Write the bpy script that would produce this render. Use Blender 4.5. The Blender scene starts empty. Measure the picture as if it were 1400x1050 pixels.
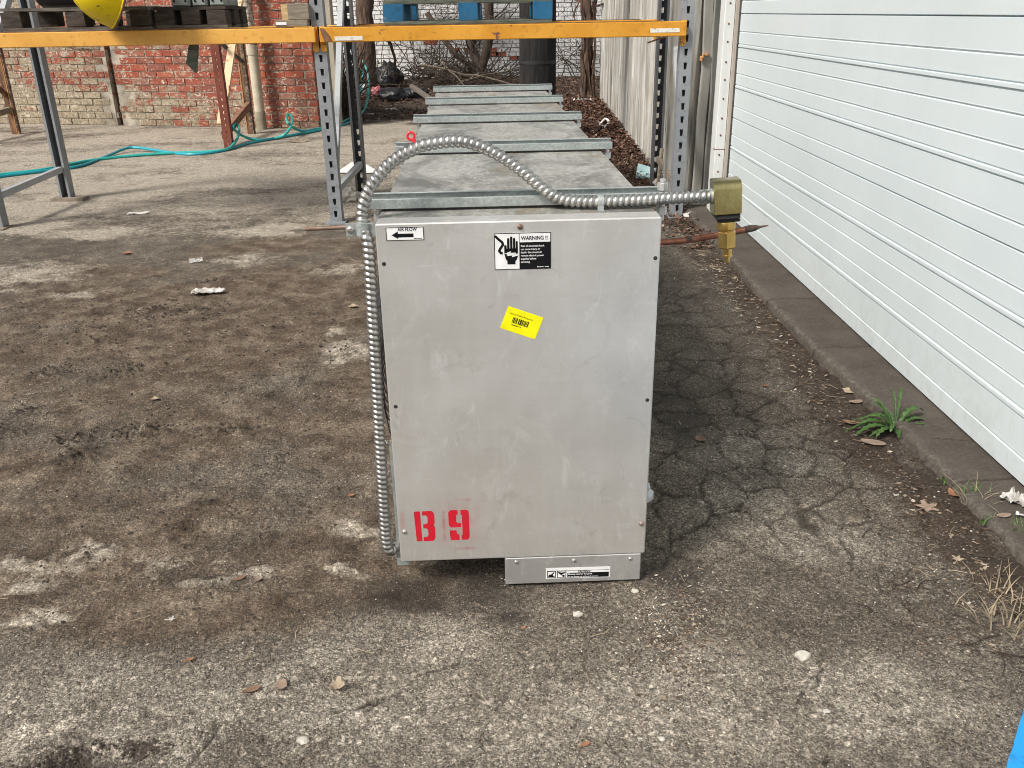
import bpy, bmesh, math, random
import numpy as np
from mathutils import Vector, Matrix
from math import sin, cos, pi, radians, sqrt, atan2

S = bpy.context.scene
COL = S.collection
R = random.Random(7)
RS = np.random.RandomState(7)

# ------------------------------------------------------------------ camera, sky, sun, exposure
CAM_H, FPX = 1.2, 1200.0
_p, _r = radians(23.0), radians(1.0)
_F = Vector((0, cos(_p), -sin(_p)))
_R0 = Vector((1, 0, 0)); _U0 = Vector((0, sin(_p), cos(_p)))
_U = cos(_r)*_U0 + sin(_r)*_R0
_Rt = cos(_r)*_R0 - sin(_r)*_U0
cam = bpy.data.cameras.new('camera')
cam.sensor_width = 36.0; cam.sensor_fit = 'HORIZONTAL'
cam.lens = FPX/1400.0*36.0
cam.clip_start = 0.05; cam.clip_end = 500
camo = bpy.data.objects.new('camera', cam); COL.objects.link(camo)
camo.matrix_world = Matrix(((_Rt.x, _U.x, -_F.x, 0), (_Rt.y, _U.y, -_F.y, 0), (_Rt.z, _U.z, -_F.z, CAM_H), (0, 0, 0, 1)))
S.camera = camo

SUN_EL, SUN_AZ = radians(47), radians(231)          # azimuth clockwise from +Y: behind the camera, to its left
world = bpy.data.worlds.new('World'); S.world = world; world.use_nodes = True
wn = world.node_tree.nodes; wl = world.node_tree.links
sky = wn.new('ShaderNodeTexSky'); sky.sky_type = 'NISHITA'; sky.sun_disc = False
sky.sun_elevation = SUN_EL; sky.sun_rotation = SUN_AZ
sky.air_density = 0.8; sky.dust_density = 4.0; sky.ozone_density = 0.6
haz = wn.new('ShaderNodeHueSaturation'); haz.inputs['Saturation'].default_value = 0.35      # thin white cloud over the blue
bg = wn['Background']; bg.inputs['Strength'].default_value = 0.09
wl.new(sky.outputs[0], haz.inputs['Color']); wl.new(haz.outputs[0], bg.inputs[0])
sun = bpy.data.lights.new('sun', 'SUN'); sun.energy = 2.75; sun.angle = radians(13); sun.color = (1.0, 0.945, 0.87)
suno = bpy.data.objects.new('sun', sun); COL.objects.link(suno)
sd = Vector((sin(SUN_AZ)*cos(SUN_EL), cos(SUN_AZ)*cos(SUN_EL), sin(SUN_EL)))
suno.rotation_euler = sd.to_track_quat('Z', 'Y').to_euler()
suno.location = (-4, -4, 8)
S.view_settings.view_transform = 'Standard'; S.view_settings.look = 'None'
S.view_settings.gamma = 1.0; S.view_settings.use_curve_mapping = False
S.view_settings.exposure = 0.5
S.cycles.filter_width = 1.0

# ------------------------------------------------------------------ helpers
def G(px, py, z=0.0):
    """ground point (height z) seen at a pixel of the 1400x1050 photograph"""
    d = _F + _Rt*((px-700)/FPX) - _U*((py-525)/FPX)
    t = (z-CAM_H)/d.z
    return Vector((d.x*t, d.y*t, z))

def AY(px, py, Y):
    """point at depth Y seen at a pixel of the photograph"""
    d = _F + _Rt*((px-700)/FPX) - _U*((py-525)/FPX)
    return Vector((d.x*Y/d.y, Y, CAM_H+d.z*Y/d.y))

def hash2(ix, iy, seed):
    h = (ix.astype(np.int64)*374761393 + iy.astype(np.int64)*668265263 + seed*1442695041) & 0xFFFFFFFF
    h = ((h ^ (h >> 13))*1274126177) & 0xFFFFFFFF
    h = ((h ^ (h >> 16))*2246822519) & 0xFFFFFFFF
    return (h ^ (h >> 15)) & 0xFFFFFFFF

def pnoise(x, y, seed=0):
    x = np.asarray(x, float); y = np.asarray(y, float)
    ix = np.floor(x); iy = np.floor(y); fx = x-ix; fy = y-iy
    u = fx*fx*fx*(fx*(fx*6-15)+10); v = fy*fy*fy*(fy*(fy*6-15)+10)
    def g(a, b):
        an = hash2(ix+a, iy+b, seed)/4294967296.0*2*pi
        return np.cos(an)*(fx-a) + np.sin(an)*(fy-b)
    return ((g(0,0)*(1-u)+g(1,0)*u)*(1-v) + (g(0,1)*(1-u)+g(1,1)*u)*v)*1.5

def fbm(x, y, oct=4, seed=0, gain=0.5):
    s = 0; a = 1.0; f = 1.0; n = 0
    for i in range(oct):
        s = s + a*pnoise(x*f, y*f, seed+i*17); n += a; a *= gain; f *= 2.03
    return s/n

def vedge(x, y, seed=0):
    """distance-like value to the borders of random cells (0 on a border)"""
    ix = np.floor(x); iy = np.floor(y)
    d1 = np.full(np.shape(x), 9.0); d2 = d1.copy()
    for a in (-1, 0, 1):
        for b in (-1, 0, 1):
            cx = ix+a; cy = iy+b
            px = cx + hash2(cx, cy, seed)/4294967296.0; py = cy + hash2(cx, cy, seed+5)/4294967296.0
            d = np.hypot(px-x, py-y)
            m = d < d1
            d2 = np.where(m, d1, np.minimum(d2, d)); d1 = np.where(m, d, d1)
    return d2-d1

def sstep(a, b, x):
    t = np.clip((x-a)/(b-a), 0, 1); return t*t*(3-2*t)

class MB:
    def __init__(s): s.v = []; s.f = []; s.m = []
    def add(s, vs, fs, mi=0):
        o = len(s.v); s.v += [tuple(p) for p in vs]; s.f += [tuple(i+o for i in f) for f in fs]; s.m += [mi]*len(fs); return s
    def box(s, x0, x1, y0, y1, z0, z1, M=None, jit=0, mi=0):
        vs = [Vector((x, y, z)) for z in (z0, z1) for y in (y0, y1) for x in (x0, x1)]
        if jit: vs = [p + Vector((R.uniform(-jit, jit), R.uniform(-jit, jit), R.uniform(-jit, jit))) for p in vs]
        if M is not None: vs = [M @ p for p in vs]
        return s.add(vs, [(0,2,3,1), (4,5,7,6), (0,1,5,4), (2,6,7,3), (0,4,6,2), (1,3,7,5)], mi)
    def bar(s, a, b, w, h, up=(0,0,1), mi=0):
        a = Vector(a); b = Vector(b); d = (b-a); L = d.length; d.normalize()
        x = d.cross(Vector(up)); x.normalize(); z = x.cross(d)
        M = Matrix(((x.x, d.x, z.x, a.x), (x.y, d.y, z.y, a.y), (x.z, d.z, z.z, a.z), (0,0,0,1)))
        return s.box(-w/2, w/2, 0, L, -h/2, h/2, M, mi=mi)
    def tube(s, pts, rad, n=8, cap=True, mi=0):
        pts = [Vector(p) for p in pts]; rr = rad if hasattr(rad, '__len__') else [rad]*len(pts)
        vs = []; fs = []; nrm = None
        for i, p in enumerate(pts):
            t = (pts[min(i+1, len(pts)-1)] - pts[max(i-1, 0)]).normalized()
            if nrm is None:
                nrm = t.orthogonal().normalized()
            nrm = (nrm - t*nrm.dot(t)).normalized(); bn = t.cross(nrm)
            for k in range(n):
                a = 2*pi*k/n; vs.append(p + (nrm*cos(a)+bn*sin(a))*rr[i])
        for i in range(len(pts)-1):
            for k in range(n):
                k2 = (k+1) % n; fs.append((i*n+k, i*n+k2, (i+1)*n+k2, (i+1)*n+k))
        if cap: fs += [tuple(range(n-1, -1, -1)), tuple(range((len(pts)-1)*n, len(pts)*n))]
        return s.add(vs, fs, mi)
    def lathe(s, prof, n=24, M=None, mi=0):
        """prof: (radius, height) along local z"""
        vs = []; fs = []
        for r_, h in prof:
            for k in range(n):
                p = Vector((r_*cos(2*pi*k/n), r_*sin(2*pi*k/n), h)); vs.append(M @ p if M is not None else p)
        for i in range(len(prof)-1):
            for k in range(n):
                k2 = (k+1) % n; fs.append((i*n+k, i*n+k2, (i+1)*n+k2, (i+1)*n+k))
        fs.append(tuple(range(n-1, -1, -1))); fs.append(tuple(range((len(prof)-1)*n, len(prof)*n)))
        return s.add(vs, fs, mi)
    def prism(s, poly, d, M=None, mi=0):
        """poly in local xy extruded from z=0 to z=d"""
        n = len(poly); vs = [Vector((x, y, 0)) for x, y in poly] + [Vector((x, y, d)) for x, y in poly]
        if M is not None: vs = [M @ p for p in vs]
        return s.add(vs, [tuple(range(n-1, -1, -1)), tuple(range(n, 2*n))] + [(i, (i+1) % n, n+(i+1) % n, n+i) for i in range(n)], mi)
    def mesh(s, name, mats, smooth=False, bevel=0):
        me = bpy.data.meshes.new(name); me.from_pydata(s.v, [], s.f)
        for m in (mats if isinstance(mats, (list, tuple)) else [mats]): me.materials.append(m)
        me.polygons.foreach_set('material_index', s.m)
        bm = bmesh.new(); bm.from_mesh(me)
        bmesh.ops.recalc_face_normals(bm, faces=bm.faces)
        if bevel:
            es = [e for e in bm.edges if len(e.link_faces) == 2 and e.calc_face_angle(0) > 0.6]
            bmesh.ops.bevel(bm, geom=es, offset=bevel, segments=1, profile=0.6, affect='EDGES', clamp_overlap=True)
        bm.to_mesh(me); bm.free()
        if smooth:
            me.polygons.foreach_set('use_smooth', [True]*len(me.polygons))
            try: me.set_sharp_from_angle(angle=radians(40))
            except Exception: pass
        return me
    def build(s, name, mats, parent=None, smooth=False, bevel=0):
        return link(name, s.mesh(name, mats, smooth, bevel), parent)

def link(name, me, parent=None):
    o = bpy.data.objects.new(name, me); COL.objects.link(o)
    if parent is not None: o.parent = parent
    return o
def tag(o, label=None, cat=None, group=None, kind=None):
    if label: o['label'] = label
    if cat: o['category'] = cat
    if group: o['group'] = group
    if kind: o['kind'] = kind
    return o
def thing(name, label, cat, loc=(0,0,0), rz=0, group=None):
    o = bpy.data.objects.new(name, None); COL.objects.link(o); o.empty_display_size = 0.1
    o.location = loc; o.rotation_euler = (0, 0, rz)
    return tag(o, label, cat, group)
def npmesh(name, V, Fq, mat, smooth=False):
    me = bpy.data.meshes.new(name)
    V = np.asarray(V, np.float32); Fq = np.asarray(Fq, np.int32)
    me.vertices.add(len(V)); me.vertices.foreach_set('co', V.ravel())
    k = Fq.shape[1]
    me.loops.add(Fq.size); me.loops.foreach_set('vertex_index', Fq.ravel())
    me.polygons.add(len(Fq)); me.polygons.foreach_set('loop_start', np.arange(0, Fq.size, k, dtype=np.int32))
    me.polygons.foreach_set('use_smooth', np.full(len(Fq), smooth))
    for m in (mat if isinstance(mat, (list, tuple)) else [mat]): me.materials.append(m)
    me.update(calc_edges=True); return me
def frame(o, x, y, z):
    x, y, z, o = Vector(x), Vector(y), Vector(z), Vector(o)
    return Matrix(((x.x, y.x, z.x, o.x), (x.y, y.y, z.y, o.y), (x.z, y.z, z.z, o.z), (0,0,0,1)))
def catmull(P, n):
    P = [Vector(p) for p in P]; out = []
    for i in range(len(P)-1):
        a, b, c, d = P[max(i-1,0)], P[i], P[i+1], P[min(i+2, len(P)-1)]
        for k in range(n):
            t = k/n
            out.append(0.5*((2*b)+(c-a)*t+(2*a-5*b+4*c-d)*t*t+(3*b-a-3*c+d)*t**3))
    out.append(P[-1]); return out
def resample(P, step):
    L = [0.0]
    for a, b in zip(P, P[1:]): L.append(L[-1]+(b-a).length)
    n = max(2, int(round(L[-1]/step))); out = []; j = 0
    for i in range(n+1):
        s = L[-1]*i/n
        while j < len(P)-2 and L[j+1] < s: j += 1
        t = (s-L[j])/max(L[j+1]-L[j], 1e-9); out.append(P[j].lerp(P[j+1], min(max(t,0),1)))
    return out
def text_mesh(mb, txt, size, M, off=0.0, squeeze=1.0, align='LEFT', mi=0):
    cu = bpy.data.curves.new('t', 'FONT'); cu.body = txt; cu.size = size; cu.offset = off; cu.align_x = align
    ob = bpy.data.objects.new('t', cu); me = ob.to_mesh()
    vs = [M @ Vector((v.co.x*squeeze, v.co.y, 0)) for v in me.vertices]
    mb.add(vs, [tuple(p.vertices) for p in me.polygons], mi)
    ob.to_mesh_clear(); bpy.data.objects.remove(ob); bpy.data.curves.remove(cu)

# ------------------------------------------------------------------ materials
class NT:
    def __init__(s, name):
        s.mat = bpy.data.materials.new(name); s.mat.use_nodes = True
        s.t = s.mat.node_tree; s.n = s.t.nodes; s.b = s.n['Principled BSDF']; s._tc = None
    def new(s, typ, **kw):
        n = s.n.new(typ)
        for k, v in kw.items(): setattr(n, k, v)
        return n
    def set(s, inp, v):
        if hasattr(v, 'is_linked') or hasattr(v, 'links'): s.t.links.new(v, inp)
        elif isinstance(v, (tuple, list)) and len(v) == 3 and inp.type == 'RGBA': inp.default_value = (*v, 1)
        else: inp.default_value = v
    def obj(s):
        if s._tc is None: s._tc = s.new('ShaderNodeTexCoord')
        return s._tc.outputs['Object']
    def pos(s): return s.new('ShaderNodeNewGeometry').outputs['Position']
    def map(s, v, scale=(1,1,1), loc=(0,0,0), rot=(0,0,0)):
        m = s.new('ShaderNodeMapping'); s.set(m.inputs['Vector'], v)
        m.inputs['Scale'].default_value = scale; m.inputs['Location'].default_value = loc; m.inputs['Rotation'].default_value = rot
        return m.outputs[0]
    def noise(s, v, scale, detail=4, rough=0.55, dist=0):
        m = s.new('ShaderNodeTexNoise'); s.set(m.inputs['Vector'], v)
        m.inputs['Scale'].default_value = scale; m.inputs['Detail'].default_value = detail
        m.inputs['Roughness'].default_value = rough; m.inputs['Distortion'].default_value = dist
        return m.outputs['Fac']
    def vor(s, v, scale, feature='F1', out='Distance', rnd=1):
        m = s.new('ShaderNodeTexVoronoi', feature=feature); s.set(m.inputs['Vector'], v); m.inputs['Scale'].default_value = scale
        m.inputs['Randomness'].default_value = rnd
        return m.outputs[out]
    def ramp(s, f, stops, interp='LINEAR'):
        m = s.new('ShaderNodeValToRGB'); s.set(m.inputs[0], f); e = m.color_ramp.elements; m.color_ramp.interpolation = interp
        while len(e) < len(stops): e.new(0.5)
        for k, (p, c) in enumerate(stops):
            e[k].position = p; e[k].color = (*c, 1) if hasattr(c, '__len__') else (c, c, c, 1)
        return m.outputs[0]
    def mix(s, f, a, b, blend='MIX'):
        m = s.new('ShaderNodeMix', data_type='RGBA', blend_type=blend)
        s.set(m.inputs[0], f); s.set(m.inputs[6], a); s.set(m.inputs[7], b); return m.outputs[2]
    def math(s, op, a, b=0.5, clamp=False):
        m = s.new('ShaderNodeMath', operation=op); m.use_clamp = clamp
        s.set(m.inputs[0], a); s.set(m.inputs[1], b); return m.outputs[0]
    def thr(s, f, lo, hi): return s.ramp(f, [(lo, 0.0), (hi, 1.0)])
    def attr(s, name): return s.new('ShaderNodeAttribute', attribute_name=name).outputs['Fac']
    def rand(s): return s.new('ShaderNodeObjectInfo').outputs['Random']
    def sep(s, v):
        m = s.new('ShaderNodeSeparateXYZ'); s.set(m.inputs[0], v); return m.outputs
    def bump(s, h, strength=0.3, dist=0.01, chain=None):
        m = s.new('ShaderNodeBump'); m.inputs['Strength'].default_value = strength; m.inputs['Distance'].default_value = dist
        s.set(m.inputs['Height'], h)
        if chain is not None: s.set(m.inputs['Normal'], chain)
        return m.outputs[0]
    def out(s, col=None, rough=None, metal=None, nrm=None, spec=None):
        if col is not None: s.set(s.b.inputs['Base Color'], col)
        if rough is not None: s.set(s.b.inputs['Roughness'], rough)
        if metal is not None: s.set(s.b.inputs['Metallic'], metal)
        if nrm is not None: s.set(s.b.inputs['Normal'], nrm)
        if spec is not None: s.set(s.b.inputs['Specular IOR Level'], spec)
        return s.mat

def simple(name, a, b, scale=8, rough=0.7, metal=0.0, bs=0.2, bscale=60, detail=5, stretch=(1,1,1), lo=0.35, hi=0.65, bd=0.004, spec=None):
    t = NT(name); v = t.map(t.obj(), stretch)
    c = t.mix(t.thr(t.noise(v, scale, detail), lo, hi), a, b)
    return t.out(c, rough, metal, t.bump(t.noise(v, bscale, 4), bs, bd), spec)
def flat(name, c, rough=0.6, metal=0.0, spec=None):
    t = NT(name); n = t.noise(t.obj(), 40, 3)
    return t.out(t.mix(t.thr(n, .3, .7), tuple(x*.9 for x in c), tuple(min(1, x*1.08) for x in c)), rough, metal, None, spec)
def chipped(name, paint, paint2, under, under2, cover=0.62, scale=14, rough=0.45, band=0.03):
    t = NT(name); v = t.obj()
    base = t.mix(t.thr(t.noise(v, 5, 4), .35, .65), paint, paint2)
    grime = t.mix(t.thr(t.noise(v, 30, 6), .55, .8), base, tuple(x*.62 for x in paint))
    u = t.mix(t.noise(v, 60, 3), under, under2)
    m = t.thr(t.noise(v, scale, 8, .68, .4), cover, cover+band)
    return t.out(t.mix(m, grime, u), t.mix(m, (rough,)*3, (.85,)*3), 0, t.bump(t.math('SUBTRACT', t.noise(v, 90, 3), m), .25, .003))

def mat_ground():
    t = NT('worn_asphalt'); P = t.pos()
    mud, dapple_dust, crack, soil, pale, damp_shade = [t.attr(k) for k in ('mud', 'dapple_dust', 'crack', 'soil', 'pale', 'damp_shade')]
    st = t.new('ShaderNodeTexVoronoi'); t.set(st.inputs['Vector'], P); st.inputs['Scale'].default_value = 310
    st2 = t.new('ShaderNodeTexVoronoi'); t.set(st2.inputs['Vector'], P); st2.inputs['Scale'].default_value = 135
    ra = t.sep(st.outputs['Color'])[0]; rb = t.sep(st2.outputs['Color'])[1]
    n1 = t.noise(P, 2.1, 6, .6); n2 = t.noise(P, 9, 6, .62); n3 = t.noise(P, 42, 5, .62); n4 = t.noise(P, 300, 2); n5 = t.noise(t.map(P, (1, 1, 1), (3, 5, 0)), 150, 4, .7)
    n6 = t.noise(t.map(P, (1, 1, 1), (9, 1, 0)), 340, 3, .7)
    base = t.mix(t.thr(n2, .3, .72), (.10,.084,.067), (.215,.186,.15))
    base = t.mix(t.math('MULTIPLY', t.thr(n1, .36, .64), .65), base, (.075,.06,.046))
    palec = t.mix(n2, (.235,.207,.168), (.40,.36,.30))
    base = t.mix(t.math('MULTIPLY', pale, t.thr(t.math('ADD', n3, t.math('MULTIPLY', n2, .5)), .5, .9), True), base, palec)
    mudc = t.ramp(n2, [(.3, (.056,.038,.025)), (.48, (.122,.091,.064)), (.7, (.245,.196,.146))])
    mm = t.thr(t.math('ADD', mud, t.math('MULTIPLY', t.math('SUBTRACT', n3, .5), .9)), .32, .68)
    c = t.mix(t.math('MULTIPLY', mm, .9), base, mudc)
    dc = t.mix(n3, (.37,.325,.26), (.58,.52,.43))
    dm = t.thr(t.math('ADD', dapple_dust, t.math('ADD', t.math('MULTIPLY', t.math('SUBTRACT', n3, .5), 1.5), t.math('MULTIPLY', t.math('SUBTRACT', n2, .5), 1.2))), .34, .95)
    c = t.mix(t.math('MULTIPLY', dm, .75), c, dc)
    # aggregate grain: stones light and dark, pitted binder between
    ga = t.ramp(ra, [(0, .35), (.3, .72), (.62, 1.05), (.85, 1.5), (1, 2.5)])
    gb = t.ramp(rb, [(0, .4), (.5, .85), (.82, 1.4), (1, 2.5)])
    pit = t.ramp(n5, [(.3, .3), (.44, .85), (.6, 1.15), (.74, 1.7)])
    g = t.mix(1.0, t.mix(t.math('MULTIPLY', t.thr(n3, .4, .6), .7), ga, gb), pit, 'MULTIPLY')
    g = t.mix(1.0, g, t.ramp(n6, [(.3, .42), (.45, .92), (.6, 1.15), (.72, 1.8)]), 'MULTIPLY')
    g = t.mix(t.math('MULTIPLY', mm, .35), g, pit)
    c = t.mix(1.0, c, g, 'MULTIPLY')
    sl = t.ramp(t.math('ADD', t.math('MULTIPLY', n5, .6), t.math('MULTIPLY', n3, .4)), [(.34, (.014,.009,.006)), (.5, (.045,.03,.021)), (.66, (.12,.085,.06))])
    sm = t.thr(t.math('ADD', soil, t.math('MULTIPLY', t.math('SUBTRACT', n3, .5), 1.1)), .3, .66)
    c = t.mix(t.math('MULTIPLY', sm, .92), c, sl)
    c = t.mix(t.math('MULTIPLY', crack, t.math('ADD', t.math('MULTIPLY', n5, .7), .6), True), c, (.024,.018,.013))
    c = t.mix(t.math('MULTIPLY', damp_shade, .76, True), c, (.026,.021,.017))
    h = t.math('ADD', t.math('MULTIPLY', st.outputs['Distance'], -.6), t.math('MULTIPLY', n4, .4))
    b1 = t.bump(h, .8, .004); b2 = t.bump(t.math('ADD', t.noise(P, 70, 5), n5), .7, .008, b1)
    rg = t.mix(damp_shade, (.92,)*3, (.62,)*3)
    return t.out(c, rg, 0, b2, .25)

def mat_alu(name='mill_aluminium', panel=False, tint=(.69,.68,.655)):
    t = NT(name); v = t.obj()
    st = t.noise(t.map(v, (34, 34, 1.1)), 1, 6, .6)
    cl = t.noise(v, 4.5, 6, .6); fine = t.noise(t.map(v, (1, 1, 1)), 240, 2)
    c = t.mix(t.thr(st, .3, .7), tuple(x*.95 for x in tint), tint)
    br = t.noise(t.map(v, (3, 3, 130)), 1, 4, .6); c = t.mix(t.math('MULTIPLY', t.thr(br, .4, .7), .3), c, tuple(x*.88 for x in tint))
    c = t.mix(t.math('MULTIPLY', t.thr(cl, .46, .74), .6), c, (.76,.765,.76))
    c = t.mix(t.math('MULTIPLY', t.thr(t.noise(v, 2.6, 7, .65), .47, .7), .45), c, (.48,.465,.44))
    scuff = t.thr(t.noise(t.map(v, (26, 26, 9), (3,1,2), (0, .65, 0)), 1, 8, .72, .6), .565, .68)
    scuff2 = t.thr(t.noise(t.map(v, (9, 9, 90), (1,5,2), (0, -.5, 0)), 1, 5, .6), .66, .72)
    c = t.mix(t.math('MULTIPLY', scuff, .46), c, (.90,.905,.905))
    c = t.mix(t.math('MULTIPLY', scuff2, .4), c, (.84,.85,.86))
    sm_ = t.thr(t.noise(t.map(v, (1,1,.8), (2,0,7)), 8, 9, .74, 1.2), .53, .66); c = t.mix(t.math('MULTIPLY', sm_, .34), c, (.88,.885,.88))
    dk_ = t.thr(t.noise(t.map(v, (1,1,1), (5,0,3)), 11, 8, .75, .8), .57, .7); c = t.mix(t.math('MULTIPLY', dk_, .45), c, (.42,.405,.38))
    sc_ = t.thr(t.noise(t.map(v, (6, 6, 150), (0,3,5), (0, .9, 0)), 1, 3, .6), .72, .75); c = t.mix(t.math('MULTIPLY', sc_, .5), c, (.88,.88,.87))
    spk = t.thr(t.noise(v, 95, 3, .6), .66, .72)
    c = t.mix(t.math('MULTIPLY', spk, .35), c, (.86,.86,.86))
    if panel:                                            # faint red overspray of the stencil's edges, drawn rub marks
        x, y, z = t.sep(v)
        def bx(u0, u1, z0, z1, sx, sz):
            a = t.math('MULTIPLY', t.ramp(t.math('MULTIPLY_ADD', x, 1/sx), [(0,0.0),(1,1.0)]), 1)
            return None
        def band(val, lo, hi, soft):
            m = t.new('ShaderNodeMapRange', interpolation_type='SMOOTHSTEP'); t.set(m.inputs[0], val)
            m.inputs[1].default_value = lo-soft; m.inputs[2].default_value = lo+soft
            m2 = t.new('ShaderNodeMapRange', interpolation_type='SMOOTHSTEP'); t.set(m2.inputs[0], val)
            m2.inputs[1].default_value = hi-soft; m2.inputs[2].default_value = hi+soft
            return t.math('SUBTRACT', m.outputs[0], m2.outputs[0])
        tot = None
        for u0, u1, z0, z1, sf, k in ((-.176,-.17,.125,.2,.004,.75), (-.103,-.094,.13,.21,.008,.32), (-.268,-.257,.15,.2,.006,.5), (-.15,-.112,.223,.228,.005,.7), (-.152,-.105,.098,.103,.005,.75), (-.19,-.09,.11,.225,.03,.26)):
            m = t.math('MULTIPLY', t.math('MULTIPLY', band(x, u0, u1, sf), band(z, z0, z1, sf)), k)
            tot = m if tot is None else t.math('MAXIMUM', tot, m)
        tot = t.math('MULTIPLY', tot, t.thr(t.noise(v, 60, 4), .2, .75))
        c = t.mix(tot, c, (.6,.04,.05))
    r = t.ramp(t.math('ADD', t.math('MULTIPLY', cl, .9), t.math('MULTIPLY', st, .1)), [(.3, .42), (.7, .54)])
    return t.out(c, r, .72, t.bump(t.math('ADD', t.noise(v, 3.5, 3), t.math('MULTIPLY', fine, .015)), .06, .02))

def mat_galv(name, a, b, metal=.55, rough=.5, sp=70):
    t = NT(name); v = t.obj()
    m = t.new('ShaderNodeTexVoronoi'); t.set(m.inputs['Vector'], v); m.inputs['Scale'].default_value = sp
    c = t.mix(t.sep(m.outputs['Color'])[0], a, b)
    c = t.mix(t.math('MULTIPLY', t.thr(t.noise(v, 12, 6, .65), .5, .75), .55), c, tuple(x*.55 for x in a))
    return t.out(c, rough, metal, t.bump(t.noise(v, 120, 3), .12, .002))

def mat_top():
    t = NT('weathered_sheet_metal'); v = t.obj()
    c = t.mix(t.thr(t.noise(v, 6, 7, .65), .35, .65), (.24,.24,.215), (.38,.38,.352))
    c = t.mix(t.math('MULTIPLY', t.thr(t.noise(t.map(v, (1,.5,1)), 80, 3, .75), .45, .58), .6), c, (.47,.47,.445))
    c = t.mix(t.math('MULTIPLY', t.thr(t.noise(t.map(v, (1,.5,1), (4,2,1)), 5.5, 9, .72, .6), .46, .61), .85), c, (.13,.128,.122))
    c = t.mix(t.math('MULTIPLY', t.thr(t.noise(t.map(v, (1,.5,1), (8,3,1)), 5.2, 6, .65), .55, .68), .65), c, (.25,.20,.125))
    return t.out(c, .62, .35, t.bump(t.noise(v, 150, 4), .2, .003))

def mat_brick():
    t = NT('painted_brick'); P = t.pos(); x, y, z = t.sep(P)
    r = t.rand()
    red = t.ramp(r, [(0, (.25,.058,.034)), (.3, (.34,.075,.04)), (.55, (.21,.07,.048)), (.75, (.37,.095,.048)), (.9, (.24,.10,.07)), (1, (.29,.14,.105))])
    red = t.mix(t.math('MULTIPLY', t.thr(t.noise(P, 22, 6, .7, .8), .5, .74), .4), red, (.34,.19,.15))
    red = t.mix(t.math('MULTIPLY', t.thr(t.noise(t.map(P, (1,1,1), (7,2,1)), 30, 6, .75, .8), .56, .64), .7), red, (.09,.05,.04))
    cream = t.mix(t.noise(P, 26, 6, .7), (.22,.17,.105), (.52,.45,.33))
    cream = t.mix(t.math('MULTIPLY', t.thr(t.noise(P, 38, 7, .75, 1.0), .47, .58), .75), cream, (.12,.085,.06))
    low = t.new('ShaderNodeMapRange'); t.set(low.inputs[0], z)
    for k, vv in enumerate((.30, .5, .12, -.02)): low.inputs[k+1].default_value = vv
    left = t.new('ShaderNodeMapRange'); t.set(left.inputs[0], x)
    for k, vv in enumerate((-5.0, -4.2, .05, -.035)): left.inputs[k+1].default_value = vv
    hi = t.new('ShaderNodeMapRange'); t.set(hi.inputs[0], z)
    for k, vv in enumerate((.78, 1.0, -.03, .05)): hi.inputs[k+1].default_value = vv
    rt = t.new('ShaderNodeMapRange'); t.set(rt.inputs[0], x)
    for k, vv in enumerate((-3.0, -2.7, 0, -.13)): rt.inputs[k+1].default_value = vv
    f = t.math('ADD', t.math('MULTIPLY', t.noise(P, 4.5, 6, .6, .3), .5), t.math('MULTIPLY', t.noise(t.map(P, (1,1,1.6)), 20, 6, .75, .9), .6))
    f = t.math('SUBTRACT', f, .05)
    f = t.math('ADD', f, t.math('MULTIPLY', t.math('SUBTRACT', r, .5), .12))
    for o in (low, left, hi, rt): f = t.math('ADD', f, o.outputs[0])
    c = t.mix(t.thr(f, .49, .54), red, cream)
    c = t.mix(t.thr(t.noise(t.map(P, (1,1,1.4), (1,9,4)), 13, 9, .8, 1.4), .552, .577), c, (.56,.50,.39))
    moss = t.math('MULTIPLY', t.thr(t.noise(P, 7, 6, .65), .5, .68), t.ramp(z, [(.0, 1.0), (.3, 0.0)]))
    c = t.mix(t.math('MULTIPLY', moss, .6), c, (.10,.11,.045))
    return t.out(c, .9, 0, t.bump(t.math('ADD', t.noise(P, 70, 5), t.math('MULTIPLY', t.thr(f, .5, .53), .6)), .5, .006))

def mat_fence():
    t = NT('weathered_corrugated_sheet'); v = t.obj()
    st = t.noise(t.map(v, (9, 9, .55)), 1, 8, .7)
    c = t.ramp(st, [(.36, (.10,.094,.084)), (.45, (.28,.27,.245)), (.54, (.43,.42,.385)), (.64, (.60,.59,.56))])
    c = t.mix(t.math('MULTIPLY', t.thr(t.noise(v, 2.4, 6), .45, .7), .45), c, (.27,.235,.175))
    c = t.mix(t.math('MULTIPLY', t.thr(t.noise(t.map(v, (40, 40, 3)), 1, 5), .62, .72), .5), c, (.10,.085,.07))
    return t.out(c, .8, 0, t.bump(t.noise(v, 40, 5), .3, .004))

def mat_bark(name, a, b):
    t = NT(name); v = t.obj()
    n = t.noise(t.map(v, (26, 26, 4)), 1, 7, .65)
    return t.out(t.ramp(n, [(.35, a), (.65, b)]), .95, 0, t.bump(n, .9, .03))

def mat_leaf(name, stops):
    t = NT(name); r = t.rand()
    g = t.new('ShaderNodeNewGeometry').outputs['Random Per Island']
    c = t.ramp(g, stops)
    c = t.mix(t.math('MULTIPLY', t.thr(t.noise(t.obj(), 90, 4), .4, .7), .35), c, tuple(x*.5 for x in stops[0][1]))
    return t.out(c, .8, 0, None, .25)

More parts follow.
